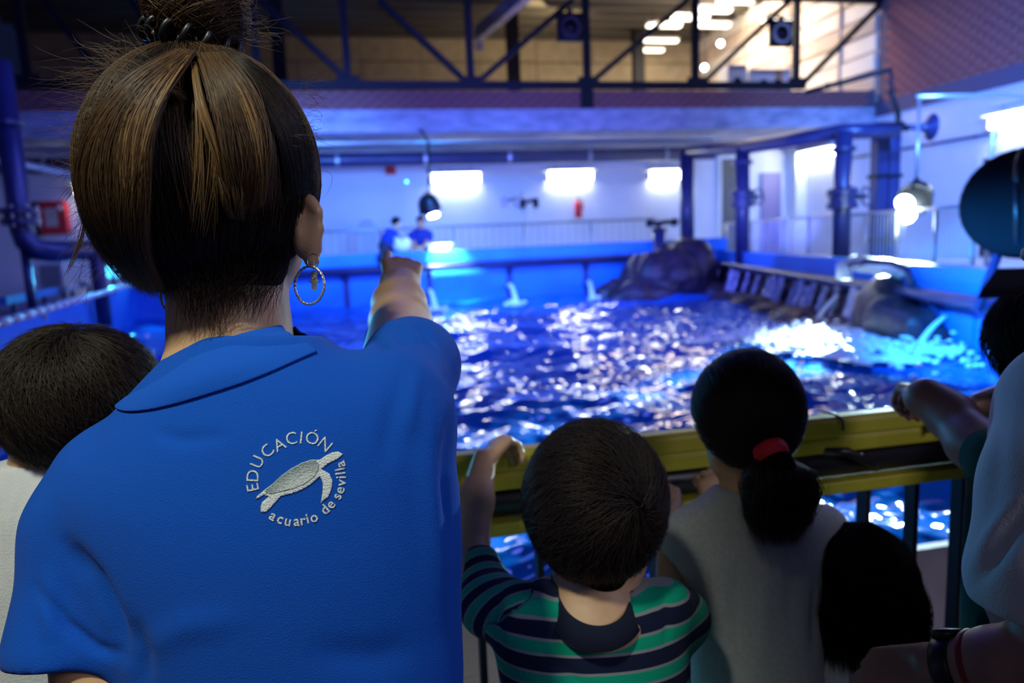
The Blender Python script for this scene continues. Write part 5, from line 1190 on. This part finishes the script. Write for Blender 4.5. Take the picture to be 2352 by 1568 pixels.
armL_ = chain([D(-115, 1150, .91), D(-150, 1330, .97), D(-100, 1180, 1.03)], [.036, .030, .021], .02); hnL = hand_prims(D(-100, 1180, 1.03), CF+CU*.2, CU, CR, .8, (.9, .9, .9, .9))
armL2 = chain([D(300, 1170, .91), D(310, 1350, .98), D(290, 1180, 1.08)], [.036, .030, .021], .02); hnL2 = hand_prims(D(290, 1180, 1.08), CF+CU*.2, CU, -CR, .8, (.9, .9, .9, .9))
body(U([U([loft([(q[0], q[1]+30, q[2]-30, q[3]-.015) for q in rowsL[1:]], d), cap(D(112, 1140, .9), D(140, 980, .9), .050, .048)]+head_prims(hcL, RL, .88), .02), armL_, armL2, hnL, hnL2], .006), .006, M['skin'], b2, 1); eyes(b2, hcL, RL, .88)
kid_hair(b2, D(180, 908, .90), RBh, (.0985, .103, .094), hcL, M['hair_kid'], 'short dark brown hair', (.15, -.35, .9), 12000, .050, .008, 5, (.72, -.70), .062, .4, [ell(D(165, 1000, .885), (.056, .048, .040), RBh)], -.7)
lower(b2, (*D(60, 1568, d)[:2]+.02, .62), YAW, .72)
# --- girl with the ponytail
d = 1.17; g1 = person('girl with a ponytail and red hair band in a grey T-shirt', D(1750, 1568, d))
hcG = D(1715, 965, 1.175); RG_ = frame(nrm(CH-.35*RH-.1*np.array((0, 0, 1.))))
rowsG = [(1118, 1655, 1800, .044), (1140, 1610, 1845, .052), (1165, 1572, 1885, .062), (1200, 1552, 1908, .070), (1270, 1548, 1915, .078), (1400, 1580, 1905, .080), (1568, 1590, 1895, .082), (1800, 1580, 1905, .086), (1950, 1570, 1915, .088)]
slG = cap(D(1890, 1215, 1.17), D(1900, 1390, 1.18), .040, .032); slG2 = chain([D(1575, 1225, 1.18), D(1560, 1330, 1.25), D(1585, 1350, 1.28)], [.040, .036, .034], .02)
hpG = D(1905, 1398, 1.18); slG = cut(slG, lambda p: (p-hpG)@(-CU))
cloth('grey_shirt', U([loft(rowsG, d), slG, slG2], .02), .005, M['tee_grey'], g1, [([(1605, 1250), (1620, 1340), (1625, 1450)], 12, -.006), ([(1880, 1300), (1872, 1400), (1868, 1500)], 10, -.006), ([(1760, 1300), (1750, 1420), (1755, 1560)], 24, .004), ([(1690, 1280), (1690, 1420), (1700, 1560)], 18, -.004), ([(1820, 1250), (1815, 1350), (1820, 1500)], 16, -.003)], 4, .0016, 11)
neckband(D(1728, 1150, 1.165), .052, .052, CU*.93-CF*.3, M['tee_grey'], g1)
armG = chain([D(1890, 1215, 1.17), D(1902, 1420, 1.20), D(1870, 1300, 1.25)], [.031, .027, .019], .02); armG2 = chain([D(1575, 1225, 1.18), D(1580, 1360, 1.27), D(1640, 1180, 1.30)], [.031, .027, .019], .02)
hnG = hand_prims(D(1640, 1180, 1.30), CF*.4+CU, CU, CR, .72, (.9, .9, .9, .9)); hnG2 = hand_prims(D(1870, 1300, 1.25), CU, -CF, -CR, .72, (.6, .6, .6, .6))
body(U([U([loft([(q[0], q[1]+25, q[2]-25, q[3]-.014) for q in rowsG[1:]], d), cap(D(1728, 1200, 1.17), D(1712, 1040, 1.175), .045, .043)]+head_prims(hcG, RG_, .90), .02), armG, armG2, hnG, hnG2], .006), .006, M['skin'], g1, 1); eyes(g1, hcG, RG_, .9)
cG = D(1717, 942, 1.17); radG = np.array((.090, .096, .101)); bandp = D(1762, 1028, 1.085); bdir = nrm((bandp-cG)@RBh.T/radG)
tail = chain([bandp, D(1785, 1065, 1.06), D(1792, 1130, 1.055), D(1790, 1180, 1.06), D(1782, 1210, 1.065)], [.012, .022, .038, .034, .012], .015)
cn = nrm(RG_[1]*.85-RG_[2]*.52); v, f = nets(U([cut(ell(cG, radG-.010, RBh), lambda p: (p-hcG)@cn-.03), tail], .010), .005, 3)
hg = link_mesh('hair', v, f, M['hair_cap'], g1, True); hg['label'] = 'dark brown hair tied in a ponytail'
strands('hair_strands', sphere_flow(cG, RBh, radG-.003, 14000, -bdir, .07, .003, 7, lambda u: (((u*radG)@RBh+cG-hcG)@cn < .028), .12, 7, 0), .00024, M['hair_kid'], hg, .4)
out = []; r = np.random.default_rng(4)
for _ in range(2600):
    a = r.uniform(0, 6.3); q = math.sqrt(r.random()); k = []; cx_ = math.cos(a)*q; cz_ = math.sin(a)*q; wv = r.normal()*.006; en = r.uniform(.75, 1.08)
    for s in np.linspace(0, 1, 9):
        y_ = 1030+208*s*en; wd_ = np.interp(s*en, [0, .10, .22, .45, .75, 1, 1.1], [.012, .017, .042, .056, .050, .030, .03]); ce = D(np.interp(s, [0, .2, .5, 1], [1762, 1785, 1793, 1784]), y_, np.interp(s, [0, .2, 1], [1.085, 1.06, 1.062]))
        k.append(ce+CR*(cx_*wd_+wv*math.sin(5*s+a))+CF*cz_*wd_*.8)
    out.append(k)
strands('ponytail_strands', out, .00026, M['hair_kid'], hg, .3)
bandp = bandp-CF*.012-CU*.002
MB().lathe(bandp-nrm(D(1785, 1065, 1.06)-bandp)*.010, nrm(D(1785, 1065, 1.06)-bandp), [(0, .0190), (.002, .0235), (.012, .0258), (.022, .0250), (.028, .0200)], 24).build('hair_band', mat('red_band', (.80, .015, .03), .7), g1, True)
lower(g1, (*D(1750, 1568, d)[:2]+.0, .52), YAW, .64)
# --- child with long black hair, crouched by the rail
d = 1.13; k1 = person('crouching child with long black hair, between the girl and the rail posts', D(1985, 1568, d))
hcK = D(1985, 1350, 1.17); RK = frame(nrm(CH-.3*RH-.3*np.array((0, 0, 1.))))
hp_ = U([ell(D(1975, 1290, 1.14), (.062, .075, .062), RBh), ell(D(1985, 1390, 1.13), (.070, .062, .080), RBh), ell(D(1955, 1420, 1.13), (.050, .06, .05), RBh)], .03)
cn = nrm(RK[1]*.9-RK[2]*.3); v, f = nets(cut(hp_, lambda p: (p-hcK)@cn-.03), .006, 3); hk = link_mesh('hair', v, f, M['hair_cap'], k1, True); hk['label'] = 'long loose black hair'
out = []
for _ in range(5000):
    a = r.uniform(-1.9, 1.9); k = []; st_ = r.uniform(0, .55); wv = r.normal()*.004; en = r.uniform(.75, 1.06); rr_ = r.uniform(.86, 1.06)
    for s in np.linspace(st_, en, 9):
        y_ = 1195+315*s; hwid = np.interp(s, [0, .12, .3, .6, .85, 1.1], [.012, .055, .075, .088, .086, .080])*rr_; ce = D(np.interp(s, [0, .5, 1], [1972, 1982, 1990]), y_, 1.135); k.append(ce+CR*(math.sin(a)*hwid+wv*math.sin(7*s+a*3))-CF*math.cos(a)*hwid*.88)
    out.append(k)
strands('hair_strands', out, .00025, M['hair_black'], hk, .3)
rowsK = [(1440, 1960, 2050, .04), (1490, 1920, 2100, .06), (1560, 1905, 2115, .07), (1750, 1900, 2120, .075), (1900, 1905, 2115, .08)]
cloth('white_shirt', U([loft(rowsK, d), chain([D(1928, 1530, d), D(1925, 1600, 1.18)], [.04, .038], .02), chain([D(2085, 1530, d), D(2090, 1610, 1.18)], [.04, .038], .02)], .02), .007, M['tee_white'], k1, (), 4, .002, 13)
aK = [chain([D(x, 1540, d), D(x+4, 1640, 1.2), D(x+dx, 1500, 1.25)], [.03, .026, .02], .02) for x, dx in ((1928, 20), (2088, -10))]
hK = [hand_prims(D(x+dx, 1500, 1.25), CU+.2*CF, -CF, CR*s, .7, (.8, .8, .8, .8)) for x, dx, s in ((1928, 20, 1), (2088, -10, -1))]
body(U([U([loft([(q[0], q[1]+22, q[2]-22, q[3]-.014) for q in rowsK], d), cap(D(1985, 1500, d), hcK, .042, .042)]+head_prims(hcK, RK, .72), .02)]+aK+hK, .006), .007, M['skin'], k1, 1); eyes(k1, hcK, RK, .72)
q = D(1985, 1800, d); 
ps = [ell((q[0], q[1], .30), (.12, .10, .10))]
for s in (-1, 1): a = np.array((q[0], q[1], .30))+RH*s*.07; kn_ = a+CH*.17+RH*s*.03+(0, 0, .12); ft = kn_*np.array((1, 1, 0))-CH*.07+(0, 0, .07); ps += [cap(a, kn_, .062, .05), cap(kn_, ft, .047, .036)]; shp = ell(ft+CH*.04-(0, 0, .035), (.035, .09, .034), np.stack([RH, CH, (0, 0, 1)])); v, f = nets(shp, .008, 1); link_mesh('shoe', v, f, M['shoe'], k1, True)
cloth('trousers', U(ps, .03), .009, M['denim'], k1)
# --- child in green at right
d = 1.10; k2 = person('child in dark green behind the white shirt, arm resting on the yellow rail', D(2330, 1568, d))
hcN = D(2420, 800, 1.10); RN_ = frame(nrm(CH+.15*RH))
rowsN = [(985, 2370, 2480, .045), (1010, 2300, 2550, .06), (1060, 2240, 2580, .07), (1200, 2232, 2580, .08), (1400, 2226, 2570, .085), (1700, 2220, 2570, .085), (1900, 2230, 2560, .085)]
slN = chain([D(2300, 1050, d), D(2268, 1040, 1.14)], [.046, .042], .02)
cloth('green_shirt', U([loft(rowsN, d), slN], .02), .006, M['tee_green'], k2, (), 4, .0015, 17)
neckband(D(2425, 990, d), .05, .05, CU*.93-CF*.3, M['tee_green'], k2)
fN = D(2128, 912, 1.275)
aN = chain([D(2310, 1060, d), D(2240, 1020, 1.17), D(2185, 955, 1.24), fN], [.040, .040, .038, .032], .02); hN = hand_prims(fN, nrm(D(2100, 905, 1.33)-fN)+.1*CU, CU+.2*CR, CR, .85, (1.0, 1.05, 1.1, 1.1), .9)
hN2 = ell(D(2128, 915, 1.285), (.034, .04, .028), RBh)
aN2 = chain([D(2540, 1080, d), D(2560, 1250, 1.15), D(2500, 1200, 1.2)], [.034, .03, .022], .02); hN3 = hand_prims(D(2500, 1200, 1.2), CF+CU, CU, -CR, .8, (.9, .9, .9, .9))
body(U([U([loft([(q[0], q[1]+28, q[2]-28, q[3]-.014) for q in rowsN[1:]], d), cap(D(2425, 1030, d), hcN, .046, .045)]+head_prims(hcN, RN_, .92), .02), U([aN, hN2], .02), aN2, hN, hN3], .006), .006, M['skin_dark'], k2, 1); eyes(k2, hcN, RN_, .92)
kid_hair(k2, D(2420, 785, 1.10), RBh, (.095, .10, .10), hcN, M['hair_black'], 'short black hair', (0, -.2, .9), 6000, .05, .008, 15, hs_=.92)
lower(k2, (*D(2400, 1568, d)[:2], .58), YAW, .68)
# --- far child at the right edge
d = 1.42; k3 = person('dark haired child at the far right edge, forearm on the rail', D(2440, 1568, d))
hcF = D(2398, 815, d); RF = frame(nrm(CH+.1*RH))
rowsF = [(960, 2370, 2460, .045), (990, 2310, 2520, .06), (1060, 2290, 2545, .07), (1300, 2290, 2545, .08), (1700, 2290, 2545, .085)]
cloth('shirt', loft(rowsF, d-.03), .008, M['tee_navy'], k3, (), 3, .0015, 19)
aF = chain([D(2335, 1010, d-.03), D(2345, 900, d+.08), D(2250, 925, d+.06)], [.036, .03, .022], .02); hF = hand_prims(D(2250, 925, d+.06), -CR+.1*CF-.2*CU, CU, CF, .75, (.5, .5, .5, .5))
aF2 = chain([D(2510, 1010, d-.03), D(2520, 1150, d+.05), D(2480, 960, d+.1)], [.034, .03, .022], .02); hF2 = hand_prims(D(2480, 960, d+.1), CF, CU, -CR, .75, (.5, .5, .5, .5))
body(U([U([loft([(q[0], q[1]+22, q[2]-22, q[3]-.012) for q in rowsF[1:]], d-.03), cap(D(2415, 1010, d), hcF, .045, .043)]+head_prims(hcF, RF, .88), .02), aF, aF2, hF, hF2], .006), .007, M['skin_dark'], k3, 1); eyes(k3, hcF, RF, .88)
kid_hair(k3, D(2396, 800, d), RBh, (.083, .09, .088), hcF, M['hair_black'], 'short black hair', (0, -.2, .9), 5000, .045, .008, 17, hs_=.88)
lower(k3, (*D(2420, 1568, d)[:2], .5), YAW, .62)
# --- person in white at right, nearest
d = .80; p1 = person('visitor in loose white T-shirt at the right edge, with black watch and red bracelet', D(2470, 1568, d))
hcP = D(2640, 520, d); RP = frame(nrm(CH-.6*RH))
rowsP = [(745, 2510, 2640, .055), (790, 2455, 2710, .07), (840, 2395, 2780, .085), (900, 2338, 2830, .095), (1000, 2312, 2850, .10), (1100, 2298, 2850, .105), (1200, 2286, 2850, .11), (1300, 2274, 2850, .112), (1400, 2290, 2850, .112), (1480, 2330, 2850, .11), (1640, 2360, 2850, .11)]
slP = chain([D(2440, 900, d), D(2420, 1120, .74), D(2402, 1330, .71)], [.058, .062, .072], .03); hpP = D(2330, 1425, .70); hdP = nrm(-CU*.95-CR*.28); slP = cut(slP, lambda p: (p-hpP)@hdP)
cloth('white_shirt', U([loft(rowsP, d), slP], .03), .006, M['tee_white'], p1, [([(2352, 1180), (2290, 1270), (2240, 1345)], 16, -.008), ([(2352, 1120), (2280, 1220), (2235, 1290)], 16, .004), ([(2300, 950), (2290, 1080), (2270, 1200)], 20, -.003)], 4, .002, 23)
eP = D(2440, 1530, .70); wP = D(2165, 1535, .78); hPd = nrm(D(2010, 1560, .83)-wP)
aP = chain([D(2430, 920, d), D(2420, 1250, .71), eP, D(2300, 1530, .735), wP], [.046, .042, .038, .036, .027], .02); hP = hand_prims(wP, hPd, CU*.7-CF*.7, -CU, .95, (.45, .5, .55, .6), .3)
aP2 = chain([D(2800, 920, d), D(2830, 1300, .85), D(2760, 1500, 1.05)], [.046, .040, .028], .02); hP2 = hand_prims(D(2760, 1500, 1.05), CF-CU*.3, CU, -CR, .95)
body(U([U([loft([(q[0], q[1]+45, q[2]-45, q[3]-.02) for q in rowsP[1:]], d), cap(D(2600, 830, d), hcP, .056, .054)]+head_prims(hcP, RP, 1.02), .02), aP, aP2, hP, hP2], .006), .006, M['skin_dark'], p1, 1); eyes(p1, hcP, RP, 1.02)
kid_hair(p1, D(2640, 495, d), RBh, (.10, .108, .105), hcP, M['hair_black'], 'short black hair', (0, -.2, .9), 6000, .05, .008, 19, hs_=1.02)
fa_ = nrm(wP-D(2300, 1530, .735)); wc = wP-fa_*.012
wb = MB().lathe(wc-fa_*.011, fa_, [(0, .0315), (.002, .0335), (.020, .0325), (.022, .0305)], 32).build('watch_strap', M['rubber'], p1, True); MB().lathe(wc+nrm(CU*.9+CF*.3)*.028, nrm(CU*.9+CF*.3), [(0, .016), (.010, .017), (.012, .014)], 20).build('watch_case', M['black'], p1, True)
MB().ring(wc-fa_*.026, fa_, .0335, .005, 32, 8).build('bracelet', mat('bracelet_red', (.25, .01, .015), .6), p1, True)
lower(p1, (*D(2520, 1568, d)[:2], .82), YAW, .95)

# ------------------------------------------------------------------ two keepers feeding on the far pool wall
def keeper(lab, hip, chest, head, hands, knees, feet, face, seed):
    t = person(lab, hip, 'keepers on the far pool edge'); t.location[2] = .75; ORG[t.name] = (hip[0], hip[1], .75); R = frame(face)
    sh = np.array(chest); w_ = R[0]
    arms = []
    for s, hnd in zip((-1, 1), hands):
        a = sh+w_*s*.17; m_ = (a+hnd)/2+np.array((0, .0, -.08))+w_*s*.05; arms.append(chain([a, m_, hnd], [.05, .042, .034], .03)); arms.append(hand_prims(hnd, nrm(hnd-m_), (0, 0, 1.), w_*-s, 1.0, (.4, .4, .4, .4)))
    legs = U([ell(hip, (.18, .15, .13), R)]+[chain([np.array(hip)+w_*s*.09, kn_, ft_], [.095, .07, .05], .04) for s, kn_, ft_ in zip((-1, 1), knees, feet)], .05)
    torso = U([chain([hip, (np.array(hip)+sh)/2, sh], [.15, .15, .16], .05), chain([sh-w_*.17, sh+w_*.17], [.085, .085], .03)], .06)
    body(U([cap(sh, head, .06, .055), U(head_prims(head, R, 1.0), .01)]+arms, .01), .012, M['skin'], t, 1)
    slv = [cap(sh+w_*s*.17, sh+w_*s*.20+(np.array(hnd)-sh)*.28, .075, .07) for s, hnd in zip((-1, 1), hands)]
    cloth('staff_shirt', U([torso]+slv, .03), .016, M['staff_blue'], t, (), 2); cloth('trousers', legs, .016, M['denim'], t, (), 2)
    for ft_ in feet: v, f = nets(ell(np.array(ft_)+R[1]*.06-(0, 0, .02), (.05, .13, .045), R), .015, 1); link_mesh('boot', v, f, M['shoe'], t, True)
    hcp = cut(ell(np.array(head)+R[2]*.025-R[1]*.012, (.09, .108, .10), R), lambda p: (p-head)@nrm(R[1]*.85-R[2]*.5)-.03); v, f = nets(hcp, .012, 2); link_mesh('hair', v, f, M['hair_black'], t, True); eyes(t, np.array(head), R, 1.0); return t
Y = 14.35
hip = onY(888, 588, 14.25); ch_ = onY(898, 542, Y); hd_ = onY(911, 512, Y)
hip[2] = 1.44
keeper('keeper in blue sitting on the far pool wall, one leg hanging over the water', hip, ch_, hd_, [onY(938, 566, 14.2), onY(930, 572, 14.4)], [onY(874, 592, 13.95), onY(905, 580, 14.5)], [onY(884, 632, 13.88), onY(890, 602, 14.6)*np.array((1, 1, 0))+(0, 0, .82)], nrm((.9, -.3, -.25)), 1)
hip = onY(966, 585, 14.75); ch_ = onY(966, 540, 14.65); hd_ = onY(966, 509, 14.55); hip[2] = 1.30
keeper('keeper in blue bending down under the dark hanging spotlight', hip, ch_, hd_, [onY(958, 572, 14.3), onY(970, 574, 14.3)], [onY(958, 585, 14.5)+np.array((0, 0, -.1)), onY(980, 585, 14.5)+np.array((0, 0, -.1))], [np.array((hip[0]-.12, 14.8, .82)), np.array((hip[0]+.12, 14.8, .82))], nrm((-.1, -.9, -.35)), 2)
q = onY(922, 575, 14.13); t = thing('fish_sack', 'crumpled white sack on the pool wall between the two keepers', 'sack', (q[0], q[1], 1.32))
sk = U([ell((q[0], q[1], 1.42), (.17, .10, .12)), ell((q[0]+.10, q[1], 1.50), (.10, .08, .09)), ell((q[0]-.08, q[1], 1.53), (.06, .06, .09))], .05)
cloth('sack', P(lambda p: np.maximum(sk.f(p), 1.322-p[:, 2]), sk.lo, sk.hi), .014, M['offwhite'], t, (), 2, .006, 3)
MB().ring((q[0]-.07, q[1], 1.58), (0, 0, 1), .06, .012, 16, 6).build('rim', M['offwhite'], t, True)
q = onY(1008, 571, 14.13); t = thing('feed_crate', 'brightly lit white feed tray on the far pool wall', 'crate', (q[0], q[1], 1.32))
MB().hexa([(q[0]-.19, q[1]-.10, 1.322), (q[0]+.19, q[1]-.10, 1.322), (q[0]+.19, q[1]+.10, 1.322), (q[0]-.19, q[1]+.10, 1.322), (q[0]-.23, q[1]-.12, 1.43), (q[0]+.23, q[1]-.12, 1.43), (q[0]+.23, q[1]+.12, 1.43), (q[0]-.23, q[1]+.12, 1.43)]).build('body', M['foam'], t)
MB().tube([(q[0]-.24, q[1]-.13, 1.43), (q[0]+.24, q[1]-.13, 1.43), (q[0]+.24, q[1]+.13, 1.43), (q[0]-.24, q[1]+.13, 1.43), (q[0]-.24, q[1]-.13, 1.43)], .014, 6).build('rim', M['foam'], t)
